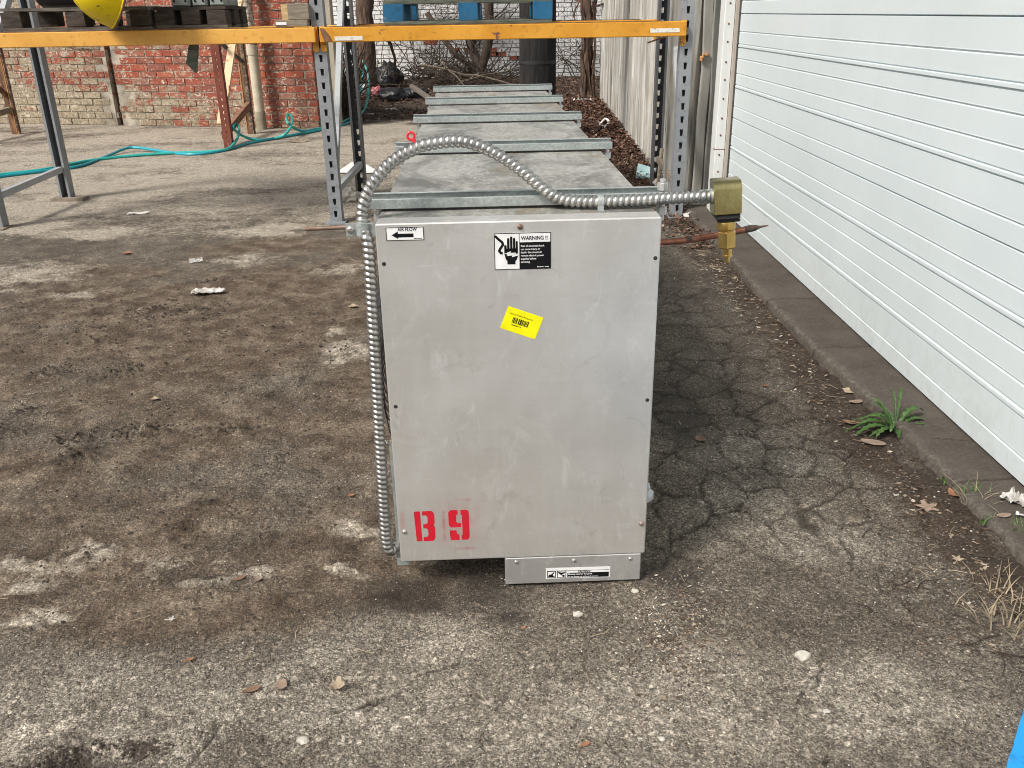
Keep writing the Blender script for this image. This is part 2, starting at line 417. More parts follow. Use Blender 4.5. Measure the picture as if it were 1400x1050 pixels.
M = {}
M['ground'] = mat_ground()
M['alu_panel'] = mat_alu('mill_aluminium_end_panel', True)
M['alu'] = mat_alu()
M['alu_dull'] = mat_alu('dull_aluminium', tint=(.55,.55,.54))
M['galv'] = mat_galv('galvanised_steel', (.33,.365,.355), (.46,.50,.49), sp=210)
M['galv_bright'] = mat_galv('bright_flexible_conduit', (.36,.355,.34), (.47,.465,.45), .95, .36, 160)
M['top'] = mat_top()
M['black_wire'] = flat('black_wire', (.02,.02,.021), .5)
M['black'] = flat('black_print', (.008,.008,.009), .7, spec=.1)
M['white_label'] = flat('white_label', (.78,.78,.78), .4)
M['dark_core'] = flat('dark_interior', (.02,.02,.02), .8)
M['red_paint'] = simple('red_spray_paint', (.50,.004,.02), (.58,.008,.028), 30, .5, 0, .1)
M['yellow_label'] = flat('yellow_label', (.84,.80,.0), .45)
M['screw'] = simple('zinc_screw', (.42,.40,.37), (.6,.58,.55), 90, .35, .8)
M['rusty_screw'] = simple('rusty_screw', (.16,.10,.075), (.34,.28,.24), 90, .5, .5)
M['zinc_gold'] = simple('gold_zinc_plate', (.42,.37,.16), (.50,.45,.22), 12, .2, 1.0, .05)
M['brass'] = simple('brass', (.42,.27,.085), (.55,.37,.13), 40, .3, .95, .08)
M['copper'] = simple('tarnished_copper', (.44,.19,.12), (.22,.09,.06), 24, .33, .9, .1)
M['tube_brown'] = simple('dull_brown_tube', (.16,.10,.07), (.26,.19,.145), 40, .6, .4)
M['solder'] = simple('dark_solder', (.06,.05,.045), (.2,.13,.1), 60, .6, .4)
M['rubber'] = flat('black_rubber', (.02,.02,.02), .7)
M['film'] = simple('clear_plastic_film', (.42,.46,.47), (.62,.66,.68), 30, .2, 0, .6, 40)
M['yellow'] = chipped('yellow_beam_paint', (.58,.255,.018), (.66,.32,.035), (.10,.035,.02), (.2,.09,.05), .63)
M['yellow_pale'] = chipped('faded_yellow_beam_paint', (.68,.335,.055), (.76,.41,.085), (.10,.035,.02), (.2,.09,.05), .68)
M['post'] = chipped('grey_post_paint', (.22,.235,.25), (.26,.275,.29), (.13,.06,.04), (.2,.12,.08), .70)
M['post_light'] = chipped('light_grey_brace_paint', (.34,.36,.38), (.40,.42,.43), (.18,.12,.09), (.25,.2,.16), .72)
M['post_shaded'] = chipped('shaded_grey_post_paint', (.09,.095,.10), (.12,.125,.13), (.10,.05,.03), (.15,.08,.05), .72)  # darker copy of the post paint: shade inside the rear channels put into colour
M['blue'] = chipped('blue_pallet_paint', (.007,.085,.18), (.010,.11,.225), (.12,.12,.11), (.25,.22,.18), .63, 22)
M['blue_bright'] = chipped('bright_blue_paint', (.006,.23,.58), (.01,.26,.63), (.22,.2,.17), (.35,.32,.28), .64, 26, .4)
M['oldwood'] = simple('grey_pallet_wood', (.06,.05,.042), (.17,.15,.13), 10, .9, 0, .5, 60, 6, (1,6,6))
M['darkwood'] = simple('dark_pallet_wood', (.025,.018,.014), (.075,.058,.046), 10, .9, 0, .5, 60, 6, (1,6,6))
M['greenwood'] = simple('green_grey_pallet_wood', (.06,.075,.055), (.15,.16,.125), 10, .9, 0, .5, 60, 6, (1,6,6))
M['palewood'] = simple('pale_cut_wood', (.42,.28,.12), (.58,.42,.22), 14, .85, 0, .4, 60, 6, (1,5,5))
M['lumber'] = simple('weathered_lumber', (.17,.14,.105), (.28,.24,.185), 12, .9, 0, .4, 60, 6, (1,5,5))
M['brick'] = mat_brick()
M['mortar'] = simple('old_mortar', (.22,.19,.145), (.52,.47,.385), 9, .95, 0, .5, 80)
M['gap'] = simple('broken_mortar_gap', (.05,.036,.028), (.12,.085,.06), 30, .95, 0, .5, 80)
M['white_brick'] = simple('white_painted_brick', (.80,.80,.785), (.86,.86,.85), 3, .8, 0, .3, 50)
M['white_mortar'] = simple('grey_mortar', (.16,.15,.135), (.28,.265,.245), 12, .95, 0, .4, 50)
M['red_brick'] = simple('bare_red_brick', (.36,.10,.06), (.46,.15,.09), 20, .9, 0, .4, 50)
M['cream_pipe'] = simple('cream_painted_pipe', (.46,.41,.30), (.60,.55,.43), 9, .6, 0, .3, 50)
M['pipe_peel'] = chipped('peeling_cream_paint', (.52,.47,.37), (.6,.55,.45), (.14,.09,.06), (.25,.2,.15), .5, 26, .8)
M['pipe_low'] = simple('mouldy_pipe', (.20,.18,.12), (.34,.30,.21), 12, .8, 0, .4, 50)
M['tan'] = simple('tan_concrete', (.44,.39,.30), (.52,.47,.37), 5, .9, 0, .2, 60)
M['rust_red'] = chipped('red_oxide_post_paint', (.16,.042,.026), (.20,.055,.034), (.32,.2,.14), (.45,.33,.25), .66, 20, .8)
M['rust_brown'] = simple('rusted_steel', (.06,.035,.024), (.26,.13,.065), 7, .9, 0, .5, 60, 6, (3,3,1))
M['rust_face'] = simple('brown_orange_rust', (.16,.075,.045), (.30,.16,.10), 9, .9, 0, .4, 60)
M['rust_orange'] = simple('orange_rust', (.42,.16,.05), (.62,.34,.13), 9, .9, 0, .4, 60)
M['rust_pale'] = chipped('peeling_brown_paint', (.10,.065,.045), (.14,.10,.07), (.34,.27,.2), (.22,.12,.07), .5, 16, .9)
M['brace_tan'] = chipped('peeling_tan_brace', (.62,.46,.28), (.7,.55,.36), (.3,.13,.06), (.4,.2,.1), .6, 20, .8)
M['hose_teal'] = flat('teal_hose', (.03,.42,.38), .38)
M['hose_blue'] = flat('turquoise_hose', (.015,.33,.40), .38)
M['pole'] = mat_bark('tarred_pole', (.005,.005,.005), (.024,.022,.022))
M['fence'] = mat_fence()
M['fence_board'] = simple('grey_metal_trim', (.36,.35,.31), (.48,.47,.43), 4, .7, 0, .2, 50, 6, (4,4,1))
M['fence_green'] = simple('mossy_trim', (.10,.105,.065), (.19,.185,.125), 6, .9, 0, .3, 50, 6, (4,4,1))
M['bark'] = mat_bark('bark', (.035,.025,.018), (.13,.095,.07))
M['bark_red'] = mat_bark('shaggy_vine_bark', (.045,.026,.018), (.17,.11,.08))
M['twig'] = simple('dry_twig', (.03,.021,.015), (.075,.055,.04), 20, .95)
M['stick'] = simple('weathered_branch', (.15,.12,.09), (.28,.235,.185), 20, .95)
M['branch'] = simple('grey_dead_branch', (.09,.07,.052), (.2,.165,.125), 20, .95)
M['straw'] = simple('dry_straw', (.18,.14,.09), (.34,.275,.19), 20, .9)
M['litter'] = mat_leaf('leaf_litter', [(0, (.022,.011,.008)), (.35, (.06,.029,.02)), (.6, (.12,.062,.042)), (.85, (.2,.115,.078)), (1, (.36,.25,.18))])
M['flake'] = mat_leaf('wood_flakes', [(0, (.05,.034,.024)), (.45, (.12,.082,.055)), (.75, (.22,.165,.12)), (.93, (.36,.29,.22)), (1, (.6,.55,.47))])
M['pebble'] = mat_leaf('pebbles', [(0, (.06,.052,.046)), (.4, (.15,.135,.118)), (.75, (.28,.25,.215)), (.93, (.45,.42,.375)), (1, (.7,.68,.63))])
M['clod'] = simple('wet_mud', (.026,.02,.015), (.075,.057,.044), 30, .9, 0, .8, 90)
M['concrete'] = None
M['door'] = None
M['white_paper'] = simple('dirty_white_paper', (.30,.28,.25), (.66,.645,.62), 26, .8, 0, .3, 60)
M['white_foam'] = simple('white_foam', (.70,.70,.68), (.82,.82,.81), 10, .7)
M['cyan_foam'] = simple('pale_cyan_foam', (.42,.66,.68), (.55,.76,.78), 10, .7)
M['stone'] = simple('pale_stone', (.32,.30,.26), (.58,.55,.49), 25, .9, 0, .6, 60)
M['bag'] = simple('black_plastic_bag', (.008,.008,.009), (.022,.022,.025), 10, .28, 0, .9, 18, bd=.03)
M['pink'] = simple('pink_wrapper', (.55,.06,.09), (.7,.35,.36), 60, .5)
M['red_plastic'] = flat('red_plastic', (.72,.02,.035), .4)
M['green'] = simple('weed_leaf', (.02,.06,.009), (.06,.13,.022), 30, .6, 0, .3, 80)
M['green2'] = simple('grass_blade', (.04,.12,.015), (.10,.22,.035), 30, .6)
M['leaf_grey'] = simple('grey_brown_dead_leaf', (.21,.145,.105), (.30,.225,.175), 40, .85, 0, .4, 60)
M['leaf_orange'] = simple('orange_dead_leaf', (.24,.105,.055), (.34,.17,.09), 40, .8, 0, .4, 60)
M['leaf_tan'] = simple('tan_dead_leaf', (.27,.21,.145), (.42,.345,.25), 40, .85, 0, .4, 60)
M['leaf_brown'] = simple('brown_dead_leaf', (.15,.085,.055), (.24,.15,.1), 40, .85, 0, .4, 60)
M['yellow_drum'] = chipped('chipped_yellow_enamel', (.80,.60,.0), (.84,.66,.01), (.03,.02,.015), (.1,.06,.03), .605, 14, .42, .012)
M['grey_box'] = simple('grey_green_enamel', (.20,.225,.21), (.27,.29,.27), 9, .6, 0, .1)
M['steel_white'] = simple('white_painted_steel', (.62,.64,.62), (.72,.74,.73), 6, .6, 0, .15, 60, 6, (4,4,1))
M['beige_strip'] = simple('beige_seal', (.44,.39,.33), (.52,.47,.41), 6, .8)
M['rust_dot'] = simple('rust_stain', (.10,.045,.025), (.2,.09,.045), 30, .9)

def mat_concrete():
    t = NT('curb_concrete'); P = t.pos()
    n = t.noise(P, 5, 7, .65); f = t.noise(P, 110, 4, .65)
    c = t.mix(t.thr(n, .32, .68), (.05,.041,.033), (.085,.072,.059))
    c = t.mix(t.math('MULTIPLY', t.thr(f, .48, .72), .35), c, (.16,.14,.118))
    c = t.mix(t.math('MULTIPLY', t.math('MULTIPLY', t.attr('edge'), .5), t.thr(t.noise(P, 60, 6, .75), .45, .65)), c, (.22,.2,.172))
    c = t.mix(t.attr('crack'), c, (.02,.016,.013))
    return t.out(c, .92, 0, t.bump(t.math('ADD', f, t.noise(P, 30, 5)), .5, .005), .3)
M['concrete'] = mat_concrete()
def mat_door():
    t = NT('white_door_enamel'); v = t.pos()
    n = t.noise(v, 1.4, 5, .6)
    c = t.mix(t.thr(n, .35, .7), (.585,.65,.665), (.645,.71,.725))
    dr = t.thr(t.noise(t.map(v, (9, 9, .9)), 1, 7, .65), .56, .8)
    c = t.mix(t.math('MULTIPLY', dr, .2), c, (.52,.50,.45))
    spl_shade = t.math('MULTIPLY', t.thr(t.noise(t.map(v, (1, 1, .7)), 16, 8, .75, .6), .46, .66), t.ramp(t.sep(v)[2], [(.04, 1.0), (.34, .0)]))  # splash speckle that also puts the door's lower shade into the colour
    c = t.mix(t.math('MULTIPLY', spl_shade, .28), c, (.33,.29,.235))
    spk = t.thr(t.noise(v, 34, 5, .7), .7, .76)
    c = t.mix(t.math('MULTIPLY', spk, .25), c, (.4,.38,.34))
    return t.out(c, .42, 0, t.bump(t.noise(v, 260, 2), .05, .001))
M['door'] = mat_door()

# ------------------------------------------------------------------ ground
def ell(px, py, rx, ry):
    c = G(px, py); a = (G(px+rx, py)-G(px-rx, py)).length/2; b = (G(px, py-ry)-G(px, py+ry)).length/2
    return (c.x, c.y, a, b)
DAPPLE_DUST = [ell(*e) for e in ((30,378,85,22), (110,402,40,9), (470,368,55,10), (330,355,70,8), (478,482,42,15), (465,450,26,8), (290,245,120,9), (150,262,90,8), (55,765,70,16), (130,762,40,9), (475,735,55,16), (490,762,40,12), (40,1000,45,22), (300,800,40,10), (240,770,40,12), (75,830,40,10), (30,310,50,8), (130,318,60,7), (360,315,60,7), (30,850,30,10), (560,205,50,8), (535,175,40,8))]  # dry dust patches, with sun dapples painted in among them
PALE = [ell(*e) for e in ((560,880,150,40), (460,960,160,60), (240,225,230,30), (120,195,180,16), (360,200,140,20), (640,990,240,60), (900,960,220,80), (1180,960,160,60), (200,1010,120,40), (1020,690,110,50), (1000,620,110,35), (1080,640,70,20), (1120,740,110,30), (50,950,140,60), (250,960,180,50), (480,900,150,50), (330,240,200,24), (60,210,140,20))]
DAMP_SHADE = [ell(*e) for e in ((918,783,48,20), (620,795,120,14), (560,825,80,10), (700,840,30,10), (590,812,130,16), (925,560,40,60))]  # damp stains; the last ellipse paints part of the unit's cast shadow
WET_SHADE = [ell(*e) for e in ((960,400,75,70), (930,480,50,60), (1010,350,70,26), (1060,430,40,40), (1120,520,40,40), (1180,590,50,30), (1260,670,50,26), (1360,770,50,60), (1330,830,40,30))]  # wet soil by the curb, plus the unit's shadow painted beside it
SOILB = [ell(*e) for e in ((1010,350,50,22), (1085,460,26,26), (1120,520,50,26), (1180,600,55,20), (1250,660,50,24), (1330,760,46,30), (1385,830,30,40), (1000,330,60,14), (935,300,50,14), (1290,720,50,24))]
def blobs(x, y, L, sharp=1.0):
    s = np.zeros_like(x)
    for cx, cy, a, b in L:
        d = np.sqrt(((x-cx)/a)**2 + ((y-cy)/b)**2); s = np.maximum(s, np.clip(1.35-d, 0, 1)*sharp)
    return np.clip(s, 0, 1)
_pit = G(110, 1042); _clods = [G(*p) for p in ((195,592), (100,600), (260,428), (205,425), (70,510), (170,508), (10,590), (310,590), (105,625), (125,470))]
def ground_fields(x, y):
    wx = x + .05*fbm(x*6, y*6, 3, 41); wy = y + .05*fbm(x*6, y*6, 3, 47)
    n_lo = fbm(x*.9, y*.9, 4, 3)
    h = .008*fbm(x*1.3, y*1.3, 3, 1)
    near = sstep(9, 4, y)
    mudz = sstep(.05, -.45, x + .18*n_lo + .0*y)*sstep(1.35, 1.75, y + .25*n_lo)*sstep(5.2, 4.2, y + .5*n_lo)
    mud = np.clip(mudz*(.62 + .55*fbm(x*2.2, y*3.0, 4, 9)) + .75*blobs(x, y, [ell(250,850,190,40), ell(560,800,110,30), ell(300,430,200,50), ell(380,330,130,16)])*(.7+.5*fbm(x*4, y*4, 3, 77)), 0, 1)
    # lumps and wheel-dragged ridges in the mud
    rx, ry = x*.94+y*.34, -x*.34+y*.94
    lump = np.maximum(0, fbm(rx*5, ry*17, 4, 21)-.12)
    lump2 = np.maximum(0, fbm(rx*14, ry*26, 3, 25)-.2)
    h = h + mudz*near*(.034*lump + .014*lump2 + .004*fbm(x*30, y*34, 3, 31))
    for c in _clods:
        d = np.hypot((x-c.x)/.10, (y-c.y)/.05); h = h + np.clip(1.2-d, 0, 1)*np.maximum(0, .008+.045*fbm(x*30, y*36, 3, 37))
    h = h + (.0028*fbm(x*17, y*17, 3, 13) + .0016*fbm(x*70, y*70, 2, 15))*(1+.6*mudz)*near
    # crazed asphalt right of the unit
    cz = sstep(.22, .42, x+.1*n_lo)*sstep(1.3, 1.05, x)*sstep(1.5, 1.8, y+.3*n_lo)*sstep(5.2, 4.0, y)
    wxf = wx + .012*fbm(x*30, y*30, 2, 44); wyf = wy + .012*fbm(x*30, y*30, 2, 45)
    e = vedge(wxf*8.2, wyf*6.2, 3); e2 = vedge(wxf*3.0+5, wyf*2.4, 8)
    wob = .5+.9*fbm(x*3.2, y*3.2, 3, 61)
    ck = np.clip(1-e/.085, 0, 1)**.62*cz*np.clip(1.0+1.0*fbm(x*2.6, y*2.6, 3, 61), 0, 1)
    big = np.clip(1-e2/.014, 0, 1)*np.clip(.25+1.6*fbm(x*1.1, y*1.1, 2, 66), 0, 1)*(1-mudz)*sstep(8, 5, y)*sstep(1.15, 1.0, x)
    def line(P, w, amp, sd):
        s = np.zeros_like(x)
        for a, b in zip(P, P[1:]):
            dx, dy = b.x-a.x, b.y-a.y; L2 = dx*dx+dy*dy
            t = np.clip(((wx2-a.x)*dx+(wy2-a.y)*dy)/L2, 0, 1)
            s = np.maximum(s, np.clip(1-np.hypot(wx2-a.x-t*dx, wy2-a.y-t*dy)/(w*.5), 0, 1))
        return s*amp
    wx2 = x + .03*fbm(x*9, y*9, 4, 71, .65); wy2 = y + .03*fbm(x*9, y*9, 4, 73, .65); brk = np.clip(.55+1.5*fbm(x*11, y*11, 3, 75), .0, 1)
    ln = np.maximum.reduce([line([G(*q) for q in P], w, 1, 0) for P, w in (
        ([(680,850), (620,900), (545,940), (480,965), (430,985)], .010), ([(500,965), (455,1005), (420,1050)], .008),
        ([(1145,690), (1150,740), (1170,780)], .012), ([(980,690), (1060,720), (1140,740)], .008), ([(1140,880), (1120,920), (1095,965)], .010),
        ([(1190,800), (1250,840), (1330,860)], .012), ([(300,985), (270,1040), (255,1060)], .012), ([(1120,1000), (1140,1050)], .008))])*brk
    crack = np.clip(ck*.85 + big*.6 + ln, 0, 1)
    h = h - near*(.006*ck + .005*big + .005*ln)
    # pothole bottom left with mud heaped round it
    d = np.hypot((x-_pit.x)/.085, (y-_pit.y)/.03) + .5*fbm(x*20, y*20, 3, 81)
    pit = sstep(1.15, .55, d); h = h - .022*pit + .02*np.exp(-((d-1.25)/.3)**2)*np.maximum(0, fbm(x*40, y*40, 3, 83)+.1)
    h = h - .011*np.exp(-(((x-.12)/.5)**2+((y-1.7)/.4)**2))
    # soil drifted along the curb and litter-covered soil at the back
    sl = blobs(x, y, SOILB)*(.65+.6*fbm(x*7, y*7, 3, 91))
    strip = sstep(.84, 1.04, x+.1*n_lo)*sstep(5.8, 4.8, y)*sstep(1.3, 1.6, y)*.85*(.7+.5*fbm(x*6, y*6, 3, 93))
    back = np.maximum(sstep(10.4, 11.4, y+1.2*n_lo)*sstep(-2.9, -1.9, x), sstep(.45, .75, x+.2*n_lo)*sstep(5.6, 6.2, y+.5*n_lo))
    soil = np.clip(np.maximum(np.maximum(sl, strip), back), 0, 1)
    h = h + near*.008*np.clip(np.maximum(sl, strip), 0, 1)*(1+1.2*fbm(x*28, y*28, 3, 95)) + near*(.006+.022*sstep(2.5, 1.75, y))*sstep(1.0, 1.13, x)*(.8+.5*fbm(x*12, y*12, 3, 97))*(y < 5.6)
    dapple_dust = blobs(x + .14*fbm(x*4, y*4, 3, 107), y + .14*fbm(x*4, y*4, 3, 109), DAPPLE_DUST)*(.8+.7*fbm(x*6, y*9, 3, 101)) + sstep(4.4, 6.3, y)*sstep(-.2, -.8, x)*(.85+.9*fbm(x*1.1, y*2.2, 4, 111))  # dust and painted dapples; far-left term paints the sunlit yard paler
    pale = np.clip(blobs(x, y, PALE)*(.8+.5*fbm(x*4, y*5, 3, 103)) + .25*sstep(1.6, 1.2, y), 0, 1)
    cl_ = np.zeros_like(x)
    for c in _clods: cl_ = np.maximum(cl_, np.clip(1.3-np.hypot((x-c.x)/.12, (y-c.y)/.05), 0, 1)*np.clip(.3+2*fbm(x*24, y*34, 3, 115), 0, 1))
    rg_ = mudz*near*np.clip(6*(lump-.06), 0, 1)*np.clip(.5+fbm(x*22, y*40, 2, 117), 0, 1)
    damp_shade = np.maximum.reduce([.62*blobs(x + .07*fbm(x*5, y*5, 3, 131), y + .1*fbm(x*5, y*5, 3, 133), WET_SHADE)*(.75+.7*fbm(x*5, y*5, 3, 135)), blobs(x, y, DAMP_SHADE, 1.2)*(.8+.7*fbm(x*9, y*9, 3, 105)), pit, cl_*.8, rg_*.6])  # wet mud and stains, with the unit's shadow painted into the same mask
    return dict(h=h, mud=mud, crack=crack, soil=soil, dapple_dust=np.clip(dapple_dust, 0, 1), pale=pale, damp_shade=np.clip(damp_shade, 0, 1))
def gz(x, y):
    return float(ground_fields(np.array([float(x)]), np.array([float(y)]))['h'][0])

def build_ground():
    us = np.concatenate([-np.geomspace(.86, 34, 14)[::-1], np.linspace(-.85, .85, 640), np.geomspace(.86, 34, 14)])
    ys = np.concatenate([np.linspace(-30, -1, 8), np.linspace(-.6, .62, 12), np.geomspace(.66, 14, 900), np.geomspace(14.3, 60, 26)])
    w = np.maximum(ys, .6) + .3
    X = us[None, :]*w[:, None]; Y = np.repeat(ys[:, None], len(us), 1)
    f = ground_fields(X.ravel(), Y.ravel())
    V = np.stack([X.ravel(), Y.ravel(), f['h']], 1)
    n, m = len(ys), len(us)
    I = np.arange(n*m).reshape(n, m)
    Fq = np.stack([I[:-1,:-1], I[:-1,1:], I[1:,1:], I[1:,:-1]], -1).reshape(-1, 4)
    me = npmesh('ground', V, Fq, M['ground'], True)
    for k in ('mud', 'crack', 'soil', 'dapple_dust', 'pale', 'damp_shade'):
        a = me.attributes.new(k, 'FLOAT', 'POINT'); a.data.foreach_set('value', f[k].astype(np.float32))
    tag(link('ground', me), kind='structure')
build_ground()

# ------------------------------------------------------------------ concrete curb under the door
CURB_Z = .042
def build_curb():
    ys = np.linspace(-1.5, 5.62, 1500); s = np.array([-.012, -.006, 0, .002, .006, .012, .02, .03, .045] + list(np.linspace(.06, .5, 34)))
    edge0 = 1.105 + .05*sstep(3.4, 2.2, ys)
    X = np.zeros((len(ys), len(s))); Y = np.repeat(ys[:, None], len(s), 1); Z = np.zeros_like(X); E = np.zeros_like(X)
    for j, q in enumerate(s):
        er = .016*fbm(ys*3.5, ys*0+3, 4, 201) + .006*fbm(ys*30, ys*0+q*40, 3, 203)
        X[:, j] = edge0 + er*(1 if q < .05 else max(0, 1-(q-.05)/.1)) + q
        prof = -.03 if q < -.007 else (.0 if q < -.001 else (.022 if q < .001 else CURB_Z - .010*math.exp(-q/.006)))
        Z[:, j] = prof
        E[:, j] = max(0, 1-abs(q-.008)/.03)
    Z += np.where(Z > .015, .0035*fbm(X*9, Y*9, 4, 205) + .0012*fbm(X*60, Y*60, 2, 207), 0)
    C = np.zeros_like(X)
    for y0, sl, wd, x0 in ((2.02,.10,.006,1.0), (2.28,-.12,.004,1.22), (3.02,.05,.005,1.0), (3.62,.02,.009,1.0), (4.5,-.03,.006,1.0)):
        d = np.abs(Y - y0 - sl*(X-1.15) - .02*fbm(X*8, Y*2, 3, 209)); C = np.maximum(C, np.clip(1-d/wd, 0, 1)*(X > x0))
    Z -= .012*C*(Z > .01)
    V = np.stack([X.ravel(), Y.ravel(), Z.ravel()], 1)
    I = np.arange(X.size).reshape(X.shape); Fq = np.stack([I[:-1,:-1], I[:-1,1:], I[1:,1:], I[1:,:-1]], -1).reshape(-1, 4)
    me = npmesh('concrete_curb', V, Fq, M['concrete'], True)
    for k, a_ in (('crack', np.clip(C*1.3, 0, 1)), ('edge', E)):
        a = me.attributes.new(k, 'FLOAT', 'POINT'); a.data.foreach_set('value', a_.ravel().astype(np.float32))
    tag(link('concrete_curb', me), kind='structure')
build_curb()

# ------------------------------------------------------------------ warehouse wall and its white sectional door
b = MB(); b.box(1.36, 9, 5.44, 5.6, -.1, 5.2).box(1.36, 9, -4, .32, -.1, 5.2).box(1.36, 9, .32, 5.44, 2.86, 5.2).box(1.42, 1.5, .32, 5.44, -.1, 2.86)
wh = thing('warehouse', 'white rendered warehouse wall around the roll-up door', 'building', (1.36, 2.8, 0))
o = b.build('wall', M['steel_white'], wh); o.location = (-1.36, -2.8, 0)
door = thing('garage_door', 'white ribbed overhead garage door filling the right side', 'garage door', (1.32, 2.9, 0))
RIBS = (.065, .245, .326, .468); LIPS = (.166, .385)
for k in range(5):
    z0 = .046 + k*.561; prof = [(0.012, 0), (0, .003)]
    feats = sorted([(q, 'r') for q in RIBS] + [(q, 'l') for q in LIPS])
    for q, ty in feats:
        if ty == 'r': prof += [(0, q-.005), (.0045, q-.001), (.0045, q+.001), (-.0005, q+.004), (0, q+.007)]
        else: prof += [(0, q-.004), (.004, q-.002), (.004, q), (-.004, q+.0035), (-.004, q+.0135), (.005, q+.0165), (.005, q+.019), (0, q+.021)]
    prof += [(0, .557), (.012, .5605)]
    b = MB(); ya, yb = 2.43, -2.55; n = len(prof)
    vs = [(x, ya, z0+z) for x, z in prof] + [(x, yb, z0+z) for x, z in prof] + [(.05, ya, z0+.5605), (.05, ya, z0), (.05, yb, z0+.5605), (.05, yb, z0)]
    fs = [(i, i+1, n+i+1, n+i) for i in range(n-1)] + [tuple(range(n)) + (2*n, 2*n+1), tuple(range(n, 2*n)) + (2*n+2, 2*n+3), (n-1, 2*n, 2*n+2, 2*n-1), (0, n, 2*n+3, 2*n+1)]
    b.add(vs, fs); b.build('panel', M['door'], door)
    for zz in (z0+.166+.01, z0+.385+.01):
        MB().box(-.007, .004, 2.425, 2.436, zz-.009, zz+.006).build('end_cap', M['black'], door)
MB().box(.004, .03, -2.55, 2.43, .028, .047).build('bottom_seal', M['rubber'], door)
jb = thing('door_jamb', 'white riveted steel door jamb with rust spots beside the fence', 'door frame', (1.245, 5.4, 0))
MB().box(0, .058, 0, .12, .0, 2.9).build('jamb_plate', M['steel_white'], jb, bevel=.003)
MB().box(.060, .078, -.012, .1, .0, 2.9).build('seal_strip', M['beige_strip'], jb)
z = .18
while z < 2.8:
    mm = frame((.027, 0, z), (1,0,0), (0,0,1), (0,-1,0))
    b = MB(); b.lathe([(.006, 0), (.0055, .002), (.003, .0042)], 8, mm)
    b.build('rivet', M['rust_dot'], jb); z += R.uniform(.095, .125)
MB().box(-.002, .0585, -.0015, .05, .415, .418).build('seam', M['rust_dot'], jb)

# ------------------------------------------------------------------ corrugated fence
fx = lambda y: 1.168 + (y-6.3)*.029
fence = thing('corrugated_fence', 'tall weathered corrugated metal fence running back from the garage door', 'fence', (1.17, 6.3, 0))
def corr(y0, y1, off, seed):
    ys = np.arange(y0, y1, .006); zs = np.concatenate([np.linspace(-.03, 1.6, 44), np.linspace(1.7, 2.5, 4)])
    Y, Z = np.meshgrid(ys, zs, indexing='ij')
    ph = 2*pi*Y/.30 + .9*fbm(Y*1.1, Y*0+2, 2, seed+9)
    s = np.tanh(2.2*np.sin(ph)+.6)*.026 + .007*np.tanh(2*np.sin(ph*3+.7)) + .006*np.sin(ph*.37+1) - .035*np.exp(-(((Y+.02*fbm(Y*2, Y*0, 2, seed+3)) % .30 - .06)/.014)**2)
    dent = .02*np.maximum(0, fbm(Y*3.2, Z*2.6, 3, seed)-.22) + .006*fbm(Y*1.3, Z*1.6, 2, seed+5)
    X = 1.168+(Y-6.3)*.029 + off + s - dent
    V = np.stack([X.ravel()-1.17, Y.ravel()-6.3, Z.ravel()], 1)
    I = np.arange(X.size).reshape(X.shape); Fq = np.stack([I[:-1,:-1], I[:-1,1:], I[1:,1:], I[1:,:-1]], -1).reshape(-1, 4)
    link('corrugated_sheet', npmesh('corrugated_sheet', V, Fq, M['fence'], True), fence)
corr(6.42, 8.9, 0, 301); corr(8.86, 11.3, .006, 311); corr(11.26, 13.7, .012, 321)
b = MB()                                             # curled edge of the nearest sheet
pts = [(.0, .13+.012*sin(i*1.1)+.02*fbm(np.array([i*.31]), np.array([2.]), 2, 5)[0], i*.06) for i in range(41)]
for i in range(40):
    a, c = Vector(pts[i]), Vector(pts[i+1])
    k0, k1 = .018+.022*abs(sin(i*.37)), .018+.022*abs(sin((i+1)*.37))
    b.add([a+Vector((-.05,0,0)), a+Vector((-.05+k0, -.02, 0)), c+Vector((-.05+k1, -.02, 0)), c+Vector((-.05, 0, 0))], [(0,1,2,3)])
b.build('curled_edge', M['fence'], fence)
for x0, x1, yy, mt in ((1.03,1.128,5.86,'fence'), (1.124,1.176,5.75,'fence'), (1.172,1.205,5.79,'fence_board'), (1.20,1.252,5.73,'fence_board'), (1.25,1.262,5.76,'fence'), (1.26,1.312,5.70,'fence_board'), (1.312,1.345,5.71,'fence_green')):
    b = MB(); n = 26
    for i in range(n):
        za, zb = i*2.5/n-.02, (i+1)*2.5/n-.02
        wv = lambda z: .006*sin(z*3.1+x0*20)+.004*sin(z*9+x1*30)
        b.add([(x0+wv(za)-1.17, yy-6.3, za), (x1+wv(za)-1.17, yy-6.3+.012, za), (x1+wv(zb)-1.17, yy-6.3+.012, zb), (x0+wv(zb)-1.17, yy-6.3, zb),
               (x0+wv(za)-1.17, yy-6.3+.05, za), (x1+wv(za)-1.17, yy-6.3+.05, za), (x1+wv(zb)-1.17, yy-6.3+.05, zb), (x0+wv(zb)-1.17, yy-6.3+.05, zb)],
              [(0,1,2,3), (0,3,7,4), (1,5,6,2)])
    b.build('end_board', M[mt], fence)
b = MB(); b.box(1.190-1.17, 1.203-1.17, -.592, -.55, .90, .93).box(1.199-1.17, 1.209-1.17, -.598, -.57, .918, .945).box(1.222-1.17, 1.238-1.17, -.592, -.56, .93, .948).box(1.2-1.17, 1.23-1.17, -.575, -.565, .930, .937)
b.build('hinge', M['rust_orange'], fence, bevel=.003)

